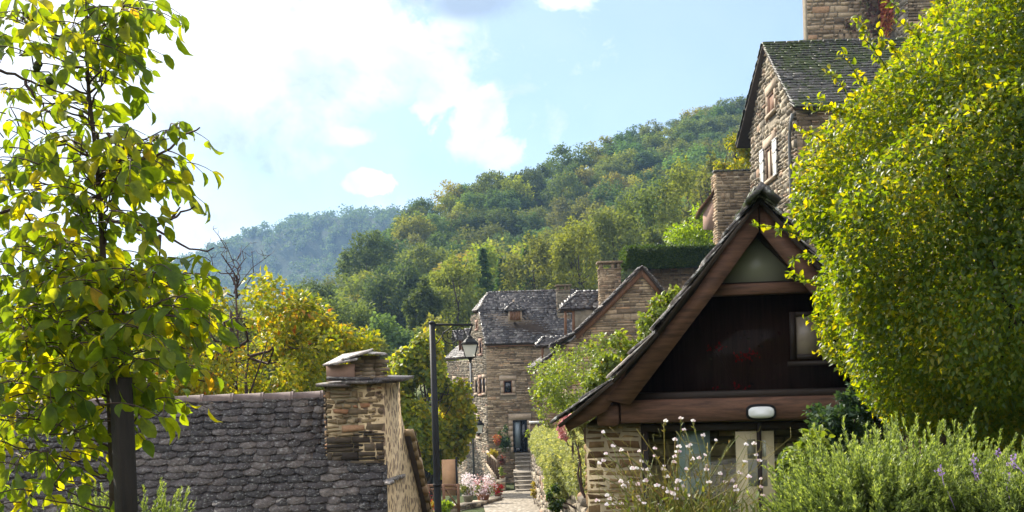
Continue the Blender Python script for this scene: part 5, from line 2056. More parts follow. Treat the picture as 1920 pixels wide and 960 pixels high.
# wood along the far ridge and down its flank: one mass
mb = MB()
S = FAR
nu, nv = S.shape[:2]
r = np.random.default_rng(78)
cnt = 0
for i in range(nu - 1):
    for j in range(nv - 1):
        q = S[i, j]
        px, py = proj(q)
        if not (-150 < px < 830):
            continue
        a = np.linalg.norm(np.cross(S[i + 1, j] - q, S[i, j + 1] - q))
        v = j / nv
        dens = 1 / 300 if v < .6 else 1 / 170
        pz = math.sin(q[0] * .021 + 2.) * math.sin(q[1] * .017) + .3 * math.sin(q[0] * .07)
        ridge_ = .70 < v < .80
        if v > .82 or (pz < -.62 and not (ridge_ and px > 515)):
            continue
        for _ in range(min(14, r.poisson(a * dens * (1.6 if ridge_ else 1)))):
            f, g = r.random(2)
            pt = q + (S[i + 1, j] - q) * f + (S[i, j + 1] - q) * g
            s = r.uniform(.7, 1.3) * (1.25 if ridge_ and px > 500 else 1.)
            k = 60
            crown(mb, r, k, pt + np.array([0, 0, 5 * s]), (5.5 * s, 5.5 * s, 5.5 * s), 3.0, clumps=7, csize=.5, shell=.5)
            cnt += 1
print('far wood', cnt)
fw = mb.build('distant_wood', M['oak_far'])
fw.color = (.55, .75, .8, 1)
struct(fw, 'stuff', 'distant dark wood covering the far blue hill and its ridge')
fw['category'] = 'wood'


# ------------------------------------------------------------------ trees one can tell apart
def full_tree(name, label, px, py_top, py_base, Y, wpx, mat, n, size, seed, clumps=34, rz=None, group=None, tpl=T4, csize=.3, shell=.6, limbs=8, trunk=.16, wood='bark', low=-.85, cy=.5, tint=None, shape=None):
    r = np.random.default_rng(seed)
    top_ = P(px, py_top, Y)
    bot = P(px, py_base, Y)
    rx = wpx / F * Y / 2
    rzz = (top_[2] - bot[2]) * (1 - .0) / 2
    cen = (top_ + bot) / 2
    gz = min(ground_z(cen[0], Y), bot[2] - .6)
    t = thing(name, label, 'tree', (cen[0], Y, gz), group)
    mb = MB()
    tree_wood(mb, r, np.array([cen[0] + rx * .05, Y, gz - .5]), cen + np.array([0, 0, rzz * .45]), trunk, cen, (rx, rx, rzz), limbs)
    mb.build('trunk', M[wood], t)
    mb = MB()
    crown(mb, r, n, cen, (rx, rx * .9, rzz), size, clumps, csize, shell, low, tpl)
    o = mb.build('crown', M[mat], t)
    if tint:
        o.color = tint
    return t


MIDT = [
    # px, top, base, Y, width, n, tint, label
    (850, 475, 660, 118, 110, 'olive', 'pale olive tree left of the tall firs behind the house roof'),
    (795, 530, 660, 112, 70, 'green', 'small green tree at the foot of the wood left of the lane end roof'),
    (1000, 445, 640, 122, 130, 'olive', 'broad yellow-green tree behind the lane end roof ridge'),
    (1085, 420, 600, 118, 120, 'yellow', 'yellowing tree behind the square chimneys'),
    (1150, 395, 590, 126, 120, 'olive', 'olive tree between the chimney and the trimmed hedge'),
    (1215, 350, 560, 130, 130, 'olive', 'tall spreading pale green tree above the trimmed hedge'),
    (1290, 310, 520, 128, 120, 'olive', 'large light green tree left of the stone outhouse'),
    (1335, 295, 500, 118, 90, 'green', 'leafy tree just left of the outhouse wall'),
    (1250, 420, 560, 100, 100, 'green', 'mid green tree close above the trimmed hedge'),
    (745, 485, 640, 150, 120, 'blue', 'round blue-green tree at the lower edge of the dark wood'),
    (690, 440, 560, 190, 100, 'green', 'rounded dark tree beside the sloping grass field'),
    (640, 560, 720, 95, 150, 'green', 'broad green tree in the valley behind the yellow walnut'),
    (735, 590, 730, 88, 120, 'blue', 'grey-green bushy tree left of the lamp post top'),
    (560, 540, 700, 105, 120, 'blue', 'hazy grey-green tree at the left end of the valley'),
    (600, 530, 650, 140, 80, 'dark', 'dark narrow tree below the grass field'),
    (815, 600, 720, 90, 80, 'olive', 'light green tree behind the lamp arm'),
    (690, 640, 760, 70, 120, 'olive', 'yellow-green bushy tree behind the cottage chimney'),
    (470, 560, 740, 90, 150, 'olive', 'olive tree in the valley behind the autumn walnut'),
    (330, 560, 760, 85, 160, 'green', 'green valley tree behind the left walnut'),
    (520, 610, 760, 70, 120, 'green', 'green tree low behind the autumn walnut branches'),
]
for i, (px, t0, b0, Y, wd, kind, lab) in enumerate(MIDT):
    full_tree('broadleaf_tree', lab, px, t0, b0, Y, wd, 'oak_far', 5200, .42 * (Y / 110) ** .5, 400 + i, clumps=46, csize=.25, shell=.55, limbs=9, trunk=.22, tint=tuple(c * r.uniform(.95, 1.15) for c in TINT[kind][:3]) + (1,))
for i, (px, t0, Y, hh, lab) in enumerate(((905, 465, 125, 11.5, 'tall dark fir behind the left end of the slate roof'), (985, 460, 128, 11.5, 'dark pointed fir behind the middle of the slate roof'), (940, 480, 130, 10.5, 'shorter fir between two taller firs behind the slate roof'))):
    t = thing('fir_tree', lab, 'tree', P(px, t0, Y) - np.array([0, 0, hh]))
    me = HTC[i % 2]
    o = bpy.data.objects.new('crown', me)
    COL.objects.link(o)
    o.parent = t
    o.scale = (hh / 12.7 * 1.1,) * 2 + (hh / 12.7,)
    o.color = (.7, 1.0, .85, 1)

full_tree('autumn_tree', 'golden yellow tree behind the stone outhouse', 1378, 255, 340, 55, 75, 'autumn', 2600, .2, 430, clumps=26, csize=.3)
full_tree('bright_shrub', 'bright green leafy shrub between hut roof and trimmed hedge', 1328, 388, 492, 49, 150, 'bright', 4200, .16, 431, clumps=30, csize=.3, trunk=.08)
full_tree('plane_tree', 'dense yellow-green plane tree behind the lamp post', 797, 645, 912, 52, 155, 'plane', 19000, .21, 432, clumps=60, csize=.24, shell=.62, tpl=TCL, trunk=.15)
full_tree('autumn_walnut', 'golden autumn walnut tree with open crown behind the cottage ridge', 435, 492, 830, 27, 390, 'autumn', 14500, .145, 433, clumps=80, csize=.17, shell=.5, trunk=.13, limbs=14, wood='twig')
full_tree('autumn_walnut', 'yellow-green walnut tree between autumn walnut and cottage chimney', 600, 580, 860, 29, 240, 'autumn', 7000, .15, 434, clumps=46, csize=.18, shell=.5, trunk=.12, limbs=12, wood='twig')
full_tree('autumn_walnut', 'orange tinted walnut tree at the left edge behind the cottage', 60, 530, 860, 26, 300, 'autumn', 5200, .14, 435, clumps=46, csize=.2, shell=.5, trunk=.12, limbs=10, wood='twig')
# bare twigs over the golden walnut
t = thing('bare_tree', 'leafless twiggy tree top above the golden walnut', 'tree', (P(440, 600, 30)[0], 30, ground_z(-8, 30)))
mb = MB()
r = np.random.default_rng(9)
b0 = P(445, 600, 30)
mb.tube([ORG[t.name], b0, P(440, 520, 30)], [.05, .032, .018], 6)
for (x, y) in ((400, 430), (412, 445), (425, 470), (470, 455), (478, 470), (388, 470), (450, 465), (495, 480), (380, 500)):
    a = P(442 + r.uniform(-6, 6), 540 + r.uniform(-20, 20), 30)
    l = limb(a, P(x, y, 30 + r.uniform(-.6, .6)), r, 6, .08)
    mb.tube(l, np.linspace(.022, .006, 6), 4)
    for k in range(5):
        q = l[r.integers(2, 6)]
        mb.tube(limb(q, q + r.normal(size=3) * np.array([.22, .2, .18]) + np.array([0, 0, .12]), r, 4, .1), np.linspace(.010, .004, 4), 3)
mb.build('branches', M['twig'], t)


# ------------------------------------------------------------------ trimmed hedge
def hedge_block(name, label, a, w_, d_, h_, n, size, mat):
    r = np.random.default_rng(44)
    mb = MB()
    a = np.asarray(a)
    mb.box(a + np.array([w_ / 2, d_ / 2, h_ / 2]), X1 * (w_ - .12), Y1 * (d_ - .12), UPV * (h_ - .1), .1)
    fr = r.random(n)
    p = np.zeros((n, 3))
    nn = np.zeros((n, 3))
    q = r.random((n, 2))
    f = fr < .55
    p[f] = np.stack([q[f, 0] * w_, 0 * q[f, 0], q[f, 1] * h_], 1)
    nn[f] = (0, -1, 0)
    t = (fr >= .55) & (fr < .85)
    p[t] = np.stack([q[t, 0] * w_, q[t, 1] * d_, 0 * q[t, 0] + h_], 1)
    nn[t] = (0, 0, 1)
    s = fr >= .85
    p[s] = np.stack([0 * q[s, 0], q[s, 0] * d_, q[s, 1] * h_], 1)
    nn[s] = (-1, 0, 0)
    p = p + r.normal(0, .035, (n, 3))
    d = nrm3(nn * .8 + r.normal(size=(n, 3)) * .6)
    leaves(mb, a + p, d, nrm3(nn + r.normal(size=(n, 3)) * .6), size * r.uniform(.6, 1.3, n), r.random(n))
    return tag(mb.build(name, M[mat], loc=a), label, 'hedge')


a = P(1176, 503, 44.5)
hedge_block('trimmed_hedge', 'dark green hedge clipped square on top of the garden wall', a, 4.6, 2.2, P(1176, 464, 44.5)[2] - a[2], 15000, .09, 'hedge')


# ------------------------------------------------------------------ shrubs, climbers and cover on the bank
def shrub(name, label, blobs, mat, n, size, seed, tpl=T4, cat='shrub', stems=10, foot=None, droop=.2, clumps=24, csize=.34, shell=.5, wood='twig'):
    r = np.random.default_rng(seed)
    c0 = P(blobs[0][0], blobs[0][1], blobs[0][2])
    foot = np.array([c0[0], c0[1], ground_z(c0[0], c0[1])]) if foot is None else np.asarray(foot, float)
    t = thing(name, label, cat, foot)
    mb = MB()
    tot = sum(b[3] * b[4] for b in blobs)
    for (px, py, Y, rx, rz) in blobs:
        k = int(n * rx * rz / tot)
        c = P(px, py, Y)
        crown(mb, r, k, c, (rx / F * Y, rx / F * Y * .9, rz / F * Y), size, clumps, csize, shell, -1, tpl, droop)
    mb.build('foliage', M[mat], t)
    mb = MB()
    for i in range(stems):
        b = blobs[i % len(blobs)]
        c = P(b[0] + r.uniform(-.6, .6) * b[3], b[1] + r.uniform(-.6, .6) * b[4], b[2])
        mb.tube(limb(foot + r.normal(0, .08, 3) * [1, 1, 0], c, r, 6, .05), np.linspace(.02, .006, 6), 5)
    mb.build('stems', M[wood], t)
    return t


shrub('rambling_shrub', 'green rambling shrub spilling over the lane wall below the stone gable', [(1075, 715, 24, 72, 55), (1030, 755, 25, 34, 50), (1120, 680, 23, 45, 50), (1050, 690, 25, 45, 35), (1095, 770, 23, 40, 40)], 'shrub', 9000, .07, 501, stems=8)
shrub('climbing_shrub', 'tall leafy shoots climbing along the left edge of the hut roof', [(1178, 650, 17.5, 28, 34), (1214, 616, 17.5, 20, 26), (1242, 580, 17.5, 20, 24), (1266, 554, 17.5, 13, 18), (1148, 695, 17.5, 26, 34), (1115, 735, 17.5, 26, 36)], 'shrub', 2200, .095, 502, stems=12, tpl=TLEAF, foot=(1.6, 18, -1.9))
shrub('pink_shrub', 'small shrub with pink and russet leaves under the hut eave', [(1060, 800, 15.5, 13, 22)], 'pink_petal', 420, .055, 503, stems=3, foot=(.9, 15.6, -1.8), clumps=10)
shrub('grey_shrub', 'small grey-green shrub between the pink shrub and hut pier', [(1082, 815, 14.6, 14, 30)], 'cover', 900, .04, 504, stems=3, foot=(1.0, 14.6, -1.9), clumps=10)
# dense cushion hanging over the retaining wall
cv = thing('cushion_plant', 'pale dense trailing cushion plant draped over the retaining wall', 'plant', (.95, 20, -2))
mb = MB()
r = np.random.default_rng(17)
for (px, py, Y, rx, rz, ry, n) in ((1060, 862, 18.5, 40, 44, 1.8, 9000), (1033, 840, 24, 28, 34, 2.4, 7000), (1012, 828, 31, 16, 22, 2.5, 4500), (1084, 882, 16, 20, 38, 1.2, 4000), (1072, 836, 18, 30, 24, 2.0, 4500), (1046, 905, 20, 22, 24, 1.2, 3500)):
    c = P(px, py, Y)
    d = rand_dirs(r, n)
    rad = np.array([rx / F * Y, ry, rz / F * Y])
    lump = 1 + .20 * np.sin(d[:, 0] * 7 + c[1]) * np.sin(d[:, 1] * 9) + .14 * np.sin(d[:, 2] * 11 + d[:, 0] * 5)
    p = c + d * rad * (lump * (.90 + .12 * r.random(n)))[:, None]
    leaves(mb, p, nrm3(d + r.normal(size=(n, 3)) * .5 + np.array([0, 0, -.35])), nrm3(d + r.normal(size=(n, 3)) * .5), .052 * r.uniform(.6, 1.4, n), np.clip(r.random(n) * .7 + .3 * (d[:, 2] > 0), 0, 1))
mb.build('foliage', M['cover'], cv)
mb = MB()
for (px, py, Y, rx, rz, ry) in ((1060, 862, 18.5, 40, 44, 1.8), (1033, 840, 24, 28, 34, 2.4), (1012, 828, 31, 16, 22, 2.5), (1084, 882, 16, 20, 38, 1.2), (1072, 836, 18, 30, 24, 2.0), (1046, 905, 20, 22, 24, 1.2)):
    c = P(px, py, Y)
    vs, fs = [], []
    for i in range(9):
        th = math.pi * i / 8
        for j in range(12):
            an = 2 * math.pi * j / 12
            k = .66 * r.uniform(.92, 1.05)
            vs.append(c + k * np.array([rx / F * Y * math.sin(th) * math.cos(an), ry * math.sin(th) * math.sin(an), rz / F * Y * math.cos(th)]))
    fs = [(i * 12 + j, i * 12 + (j + 1) % 12, (i + 1) * 12 + (j + 1) % 12, (i + 1) * 12 + j) for i in range(8) for j in range(12)]
    mb.add(vs, fs, .1)
mb.build('woody_base', M['hedge'], cv)
shrub('trailing_plant', 'dark green trailing tuft hanging below the pale cushion plant', [(1040, 935, 16.5, 16, 22)], 'hedge', 900, .05, 506, stems=2, foot=(.9, 16.5, -2.2), clumps=10, cat='plant')
shrub('yellow_plant', 'small orange-yellow plant at the foot of the retaining wall', [(1002, 915, 40, 5, 14)], 'yellow_leaf', 260, .09, 507, stems=2, cat='plant', clumps=8)
shrub('door_climber', 'green climber beside the gate pier at the house door', [(993, 812, 56.5, 8, 12), (998, 835, 56, 6, 10)], 'shrub', 500, .13, 508, stems=2, cat='plant', clumps=8)


# ------------------------------------------------------------------ pots and flowers
def pot(name, label, px, py, Y, rpx, hpx, mat, plants, group=None):
    """pot standing at pixel foot (px,py); plants: list of (material, n, size, height px, spread px, tpl)"""
    r = np.random.default_rng(int(px * 7 + py))
    f = P(px, py, Y)
    s = Y / F
    t = thing(name, label, 'flower pot', f, group)
    R, H = rpx * s, hpx * s
    mb = MB()
    mb.lathe(f, [(R * .68, 0), (R * .9, H * .75), (R * 1.05, H * .78), (R * 1.05, H), (R * .92, H), (R * .9, H * .85)], 16)
    mb.build('pot', M[mat], t)
    for (mt, n, size, h, sp, nm) in plants:
        mb = MB()
        c = f + UPV * (H + h * s * .45)
        k = n
        crown(mb, r, k, c, (sp * s, sp * s, h * s * .55), size, 14, .4, .5, -1, T4, .1)
        for i in range(6):
            mb.tube(limb(f + UPV * H * .8, c + r.normal(size=3) * np.array([sp, sp, h * .4]) * s * .5, r, 4, .05), [.012, .01, .008, .005], 4, .2)
        mb.build(nm, M[mt], t)
    return t


pot('flower_pot', 'grey stone pot with green and white flowering plant on the low wall', 878, 941, 40, 11, 14, 'concrete_pot', [('grass', 700, .07, 18, 12, 'foliage'), ('petal', 420, .085, 40, 16, 'flowers')])
pot('flower_pot', 'wide clay tub with pink and cream flowers on the low wall', 906, 938, 42, 14, 13, 'terracotta', [('shrub', 700, .075, 20, 16, 'foliage'), ('petal', 600, .085, 42, 20, 'flowers'), ('pink_petal', 300, .075, 34, 16, 'blooms')])
pot('flower_pot', 'small pot with bright red geranium at the foot of the steps', 934, 934, 47, 7, 9, 'terracotta', [('shrub', 200, .08, 8, 8, 'foliage'), ('red_petal', 330, .085, 18, 8, 'flowers')])
pot('flower_pot', 'little pot with green leaves on the stair plinth', 942, 897, 53.8, 5, 6, 'terracotta', [('shrub', 260, .08, 14, 6, 'foliage')])
pot('flower_pot', 'large grey pot with dark green bush beside the house door', 947, 847, 58.6, 8, 9, 'concrete_pot', [('conifer', 900, .12, 42, 10, 'foliage')])
pot('flower_pot', 'pot with orange autumn leaves at the top of the stair railing', 933, 836, 58.2, 5, 6, 'terracotta', [('ivy_red', 260, .10, 14, 7, 'foliage')])
pot('flower_pot', 'pot with yellow leaved plant halfway down the stair railing', 926, 862, 57.2, 5, 6, 'terracotta', [('yellow_leaf', 420, .10, 16, 8, 'foliage')])
pot('flower_pot', 'pot with dark red leaved plant on the upper steps', 941, 872, 56.6, 5, 6, 'terracotta', [('ivy_dark', 300, .10, 14, 7, 'foliage'), ('red_petal', 60, .07, 12, 6, 'flowers')])
pot('flower_bed', 'yellow and red flowers growing in front of the dark fence', 804, 985, 30, 10, 12, 'terracotta', [('yellow_leaf', 700, .06, 34, 14, 'foliage'), ('red_petal', 240, .06, 42, 12, 'flowers')])
shrub('grass_tuft', 'tuft of green grass at the foot of the lamp post', [(832, 952, 33, 14, 12)], 'bright', 700, .12, 511, stems=2, cat='plant', clumps=10)

# ------------------------------------------------------------------ big hornbeam on the right
hb = thing('leafy_tree', 'large rounded leafy tree with sunlit yellow-green left edge rising beside the timber gable', 'tree', (3.3, 7.2, -2.2))
r = np.random.default_rng(61)
mb = MB()
for i in range(5):
    mb.tube(limb((3.3 + r.normal(0, .08), 7.2 + r.normal(0, .08), -2.4), (3.2 + r.normal(0, .5), 7.2 + r.normal(0, .4), 1.2 + r.normal(0, .4)), r, 7, .05), np.linspace(.06, .02, 7), 7)
mb.build('trunk', M['bark'], hb)
mb = MB()
HBC = np.array([3.60, 7.45, .90])
HBR = np.array([1.42, 1.4, 2.0])


def hb_shift(p):
    q = p.copy()
    q[:, 0] += np.clip((p[:, 2] - 1.0), 0, 9) * .43 + np.clip(.5 - p[:, 2], 0, 9) * .27
    return q


n = 300000
d = rand_dirs(r, n)
keep = (d[:, 1] < .45) | (r.random(n) < .6)
d = d[keep]
n = len(d)
fb = rand_dirs(r, 110)
dots = d @ fb.T
bump = np.max(np.where(dots > .94, (dots - .94) / .06, 0), axis=1)
low_ = 1 + .10 * np.sin(d[:, 0] * 5.3 + 1) * np.sin(d[:, 2] * 6.1) + .05 * np.sin(d[:, 1] * 9 + d[:, 2] * 8)
depth = r.random(n) ** 1.6
rad = (low_ - .08 + .19 * bump) * (1.0 - .26 * depth)
p = hb_shift(HBC + d * HBR * rad[:, None])
nn = nrm3(d * .8 + r.normal(size=(n, 3)) * .65 + np.array([0, 0, .45]))
dd = nrm3(d * .55 + r.normal(size=(n, 3)) * .7 + np.array([0, 0, -.45]))
leaves(mb, p, dd, nn, .042 * r.uniform(.5, 1.4, n), np.clip(r.random(n) * .8 + .2 * bump, 0, 1), TSIX)
# shoots breaking the outline
for (px, py, dx, dy) in ((1640, 120, -25, -75), (1600, 150, -20, -55), (1560, 200, -45, -10), (1530, 250, -35, -8), (1520, 300, -30, 10), (1530, 350, -35, -5), (1500, 420, -22, -18), (1500, 430, -95, -10), (1515, 520, -35, -5), (1560, 640, -25, 22), (1700, 60, -30, -60), (1620, 90, -14, -60), (1690, 720, -40, 30), (1585, 210, -50, -25), (1760, 20, -20, -60), (1545, 590, -35, 8), (1580, 175, -30, -40), (1505, 470, -28, 12), (1660, 95, -18, -45), (1525, 385, -42, 3)):
    Y = 7.25 + r.uniform(-.25, .25)
    a, b = P(px + 25, py + 15, Y), P(px + dx, py + dy, Y + r.uniform(-.2, .2))
    l = limb(a, b, r, 8, .05)
    mb.tube(l, np.linspace(.006, .002, 8), 4, .15)
    k = int(14 + 60 * np.linalg.norm(b - a))
    t = r.random(k)
    q = np.array([np.interp(t, np.linspace(0, 1, 8), l[:, c]) for c in range(3)]).T + r.normal(0, .012, (k, 3))
    dv = nrm3(nrm(b - a) * .5 + r.normal(size=(k, 3)) * .8)
    leaves(mb, q, dv, nrm3(r.normal(size=(k, 3)) * .7 + np.array([0, -.3, .7])), .05 * r.uniform(.7, 1.2, k), np.clip(r.random(k) * .6 + .4, 0, 1), TLEAF)
mb.build('crown', M['hornbeam'], hb)


# ------------------------------------------------------------------ rosemary, lavender, gaura
def sprigs(mb, r, n, base_f, tip_f, L, needles, nsize, wid=1.0, stem=.0025):
    for i in range(n):
        a = base_f(i)
        b = tip_f(i, a)
        l = limb(a, b, r, 6, .05)
        mb.tube(l, np.linspace(stem, stem * .5, 6), 3, .3)
        Ls = np.linalg.norm(b - a)
        k = int(needles * Ls)
        t = r.random(k) ** .8
        q = np.array([np.interp(t, np.linspace(0, 1, 6), l[:, c]) for c in range(3)]).T
        ax = nrm(b - a)
        rd = nrm3(np.cross(ax, r.normal(size=(k, 3))))
        dv = nrm3(rd * (.95 - .45 * t[:, None]) + ax * .75)
        leaves(mb, q, dv, nrm3(ax - dv * .3 + r.normal(size=(k, 3)) * .2), nsize * r.uniform(.7, 1.2, k) * (1 - .45 * t), np.clip(.15 + .6 * t + r.normal(0, .15, k), 0, 1), TNEED, wid=wid)


def mound(name, label, c, rad, n, Lr, mat, nsize, needles, seed, wid=1.4, up=.9, cat='bush', lean=(0, 0, 0), half=True):
    r = np.random.default_rng(seed)
    t = thing(name, label, cat, (c[0], c[1], c[2]))
    c = np.asarray(c, float)
    rad = np.asarray(rad, float)
    mb = MB()

    def bf(i):
        d = rand_dirs(r, 1)[0]
        d[2] = abs(d[2])
        if half and d[1] > .35:
            d[1] = -d[1]
        k = r.uniform(.62, .98)
        bf.d = d
        return c + d * rad * k

    def tf(i, a):
        v = nrm(bf.d * .8 + UPV * up + r.normal(size=3) * .22 + np.asarray(lean))
        return a + v * r.uniform(*Lr)
    sprigs(mb, r, n, bf, tf, Lr, needles, nsize, wid)
    mb.build('foliage', M[mat], t)
    mb = MB()
    for i in range(24):
        d = rand_dirs(r, 1)[0]
        d[2] = abs(d[2])
        mb.tube(limb(c - UPV * .5 + r.normal(0, .05, 3), c + d * rad * .85, r, 5, .06), np.linspace(.012, .004, 5), 5)
    mb.build('stems', M['twig'], t)
    return t


cb = P(1705, 1034, 3.7)
mound('rosemary_bush', 'big sunlit rosemary bush in front of the hut at lower right', cb, (.44, .5, .29), 900, (.05, .25), 'rosemary', .024, 520, 71, wid=1.5)
c2 = P(1612, 1005, 3.5)
mound('rosemary_bush', 'smaller rosemary bush left of the big rosemary beside the gaura', c2, (.22, .3, .19), 380, (.05, .22), 'rosemary', .023, 520, 72, wid=1.5)
c3 = P(1900, 1000, 3.4)
lav = mound('lavender_bush', 'grey lavender bush with purple flower tips in the lower right corner', c3, (.24, .3, .16), 330, (.07, .16), 'rosemary', .022, 460, 73, wid=1.3)
mb = MB()
r = np.random.default_rng(74)
for i in range(9):
    a = c3 + np.array([r.uniform(-.26, .1), r.uniform(-.3, .1), .1])
    b = a + np.array([r.uniform(-.12, .03), r.uniform(-.05, .05), r.uniform(.08, .18)])
    mb = MB()
    mb.tube(limb(a, b, r, 4, .06), [.0015] * 4, 3, .2)
    k = 16
    leaves(mb, b + r.normal(0, .006, (k, 3)) + np.linspace(-.012, .012, k)[:, None] * UPV, nrm3(r.normal(size=(k, 3)) + UPV), rand_dirs(r, k), .010, r.random(k), TPET)
    mb.build('flower_spike', M['purple'], lav)

c4 = P(250, 1010, 5.2)
mound('rosemary_bush', 'rosemary sprigs poking up at the lower left beside the wooden post', c4, (.28, .3, .10), 110, (.10, .24), 'rosemary', .026, 420, 75, wid=1.6, up=1.6)
# conifer and small bush under the hornbeam
shrub('green_shrub', 'bluish green shrub under the large leafy tree in front of the hut beam', [(1600, 775, 8.6, 70, 40), (1650, 740, 8.6, 50, 40), (1560, 800, 8.6, 40, 26)], 'conifer', 5200, .05, 520, stems=8, droop=.0, foot=(2.9, 8.6, -2.4), clumps=30, csize=.26)
shrub('bramble', 'reddish bramble leaves beside the rosemary in front of the hut door', [(1500, 860, 6.0, 34, 34), (1530, 830, 6.0, 24, 24)], 'shrub', 420, .05, 521, stems=6, foot=(1.7, 6, -2.0), tpl=TLEAF, clumps=14)
shrub('box_shrub', 'dark green bush against the right part of the hut glazing', [(1530, 900, 8.8, 60, 60), (1580, 860, 8.8, 70, 60)], 'hedge', 3200, .05, 522, stems=6, foot=(2.6, 8.8, -2.5), clumps=30)

ga = thing('gaura', 'airy gaura with thin stems and pale pink flowers in front of the hut', 'flower', P(1275, 1100, 3.7))
r = np.random.default_rng(81)
ms, ml = MB(), MB()
fl_px = [(1131, 812), (1150, 838), (1163, 845), (1203, 866), (1265, 857), (1270, 848), (1228, 856), (1319, 818), (1300, 790), (1276, 785), (1247, 790), (1272, 902), (1210, 903), (1232, 912), (1197, 932), (1256, 925), (1330, 926), (1397, 867), (1424, 865), (1426, 915), (1383, 942), (1370, 955), (1170, 915), (1137, 948), (1165, 945), (1208, 945), (1185, 880), (1215, 880), (1245, 875), (1350, 890), (1310, 860), (1290, 930), (1360, 905), (1120, 940), (1182, 905), (1235, 948), (1325, 875), (1405, 895)]
for i in range(95):
    if i < len(fl_px):
        x, y = fl_px[i]
    else:
        x, y = r.uniform(1115, 1430), r.uniform(800, 950)
    Y = 3.7 + r.uniform(-.25, .25)
    tip = P(x, y, Y)
    root = P(1285 + r.normal(0, 45), 1120, 3.75 + r.normal(0, .1))
    mid = (root + tip) / 2 + np.array([(root[0] - tip[0]) * .25, 0, .05]) + r.normal(0, .02, 3)
    t = np.linspace(0, 1, 9)[:, None]
    l = root * (1 - t) ** 2 + 2 * mid * t * (1 - t) + tip * t ** 2 + r.normal(0, .004, (9, 3))
    ms.tube(l, np.linspace(.0026, .0012, 9), 4, .2 + .75 * r.random())
    # buds along the top of the stem
    k = r.integers(4, 11)
    tb = r.uniform(.62, 1, k)
    q = np.array([np.interp(tb, np.linspace(0, 1, 9), l[:, c]) for c in range(3)]).T
    leaves(ml, q, nrm3(r.normal(size=(k, 3)) * .6 + UPV * .8), rand_dirs(r, k), .016 * r.uniform(.6, 1.2, k), r.uniform(.5, 1, k), TNEED, wid=1.6)
    nfl = 1 if r.random() < .72 else 2
    if i >= len(fl_px) and r.random() < .35:
        nfl = 0
    for j in range(nfl):
        c = tip + r.normal(0, .008, 3) * (j > 0) * 2
        ax = nrm(np.array([r.normal(0, .5), -1, r.normal(.1, .4)]))
        s0 = nrm(np.cross(ax, UPV))
        s1 = np.cross(s0, ax)
        ang = np.array([.5, 1.3, 2.0, 2.75]) + r.normal(0, .12, 4)
        dv = np.array([s0 * math.cos(a_) + s1 * math.sin(a_) + ax * r.uniform(.0, .35) for a_ in ang])
        mf = MB()
        leaves(mf, np.repeat(c[None], 4, 0), dv, np.repeat(ax[None], 4, 0), .0098 * r.uniform(.8, 1.25, 4), r.random(4), TPET, wid=1.3)
        for a_ in range(4):
            e = c + nrm(-s1 + s0 * r.normal(0, .4) + ax * .6) * .014
            ms.tube([c, e], [.0005, .0005], 3, .8)
        mf.build('flower', M['petal'], ga)
for i in range(70):     # dry, branching seed stems
    root = P(1285 + r.normal(0, 50), 1120, 3.75 + r.normal(0, .1))
    tip = P(r.uniform(1090, 1450), r.uniform(815, 960), 3.7 + r.uniform(-.3, .3))
    l = limb(root, tip, r, 8, .05, -.06)
    ms.tube(l, np.linspace(.0014, .0005, 8), 3, r.uniform(.6, .9))
    for k in range(3):
        q = l[r.integers(4, 8)]
        ms.tube(limb(q, q + r.normal(size=3) * np.array([.04, .03, .035]) + np.array([0, 0, .03]), r, 4, .1), [.0008, .0007, .0006, .0004], 3, r.uniform(.6, .95))
for i in range(260):     # leafy base
    x, y = 1300 + r.normal(0, 70), 1000 - abs(r.normal(0, 38))
    p = P(x, y, 3.7 + r.normal(0, .12))
    a = p - np.array([r.normal(0, .02), 0, .14])
    ms.tube([a, p], [.0014, .0008], 3, r.uniform(.0, .8))
    k = 7
    q = a + (p - a) * np.linspace(.1, 1, k)[:, None]
    leaves(ml, q, nrm3(r.normal(size=(k, 3)) * .6 + UPV), rand_dirs(r, k), .034 * r.uniform(.6, 1.2, k), r.uniform(.1, .7, k), TNEED, wid=1.5)
ms.build('stems', M['grass'], ga)
ml.build('buds_and_leaves', M['grass'], ga)

# ------------------------------------------------------------------ walnut on the left and the post
po = thing('wooden_post', 'dark weathered square wooden post under the walnut leaves', 'post', P(240, 1200, 4.2))
mb = MB()
mb.bar(P(248, 1200, 4.15), P(226, 708, 4.15), .078, .07, up=nrm(np.array([.75, .6, 0])))
mb.build('shaft', M['post'], po)

wt = thing('walnut_tree', 'young walnut tree with large backlit green leaves on the left', 'tree', P(215, 1300, 4.5))
r = np.random.default_rng(91)
WY = 4.5
trunk = np.array([P(222, 1300, WY), P(216, 900, WY), P(208, 720, WY), P(197, 560, WY), P(190, 420, WY), P(180, 290, WY), P(166, 170, WY), P(160, 60, WY), P(168, -60, WY)])
mb = MB()
mb.tube(trunk, [.03, .026, .020, .015, .012, .009, .008, .007, .006], 9)
mb.build('trunk', M['bark'], wt)


def trunk_at(z):
    i = np.argsort(trunk[:, 2])
    return np.array([np.interp(z, trunk[i, 2], trunk[i, c]) for c in range(3)])


WL = MB()      # leaves
WB = MB()      # branches


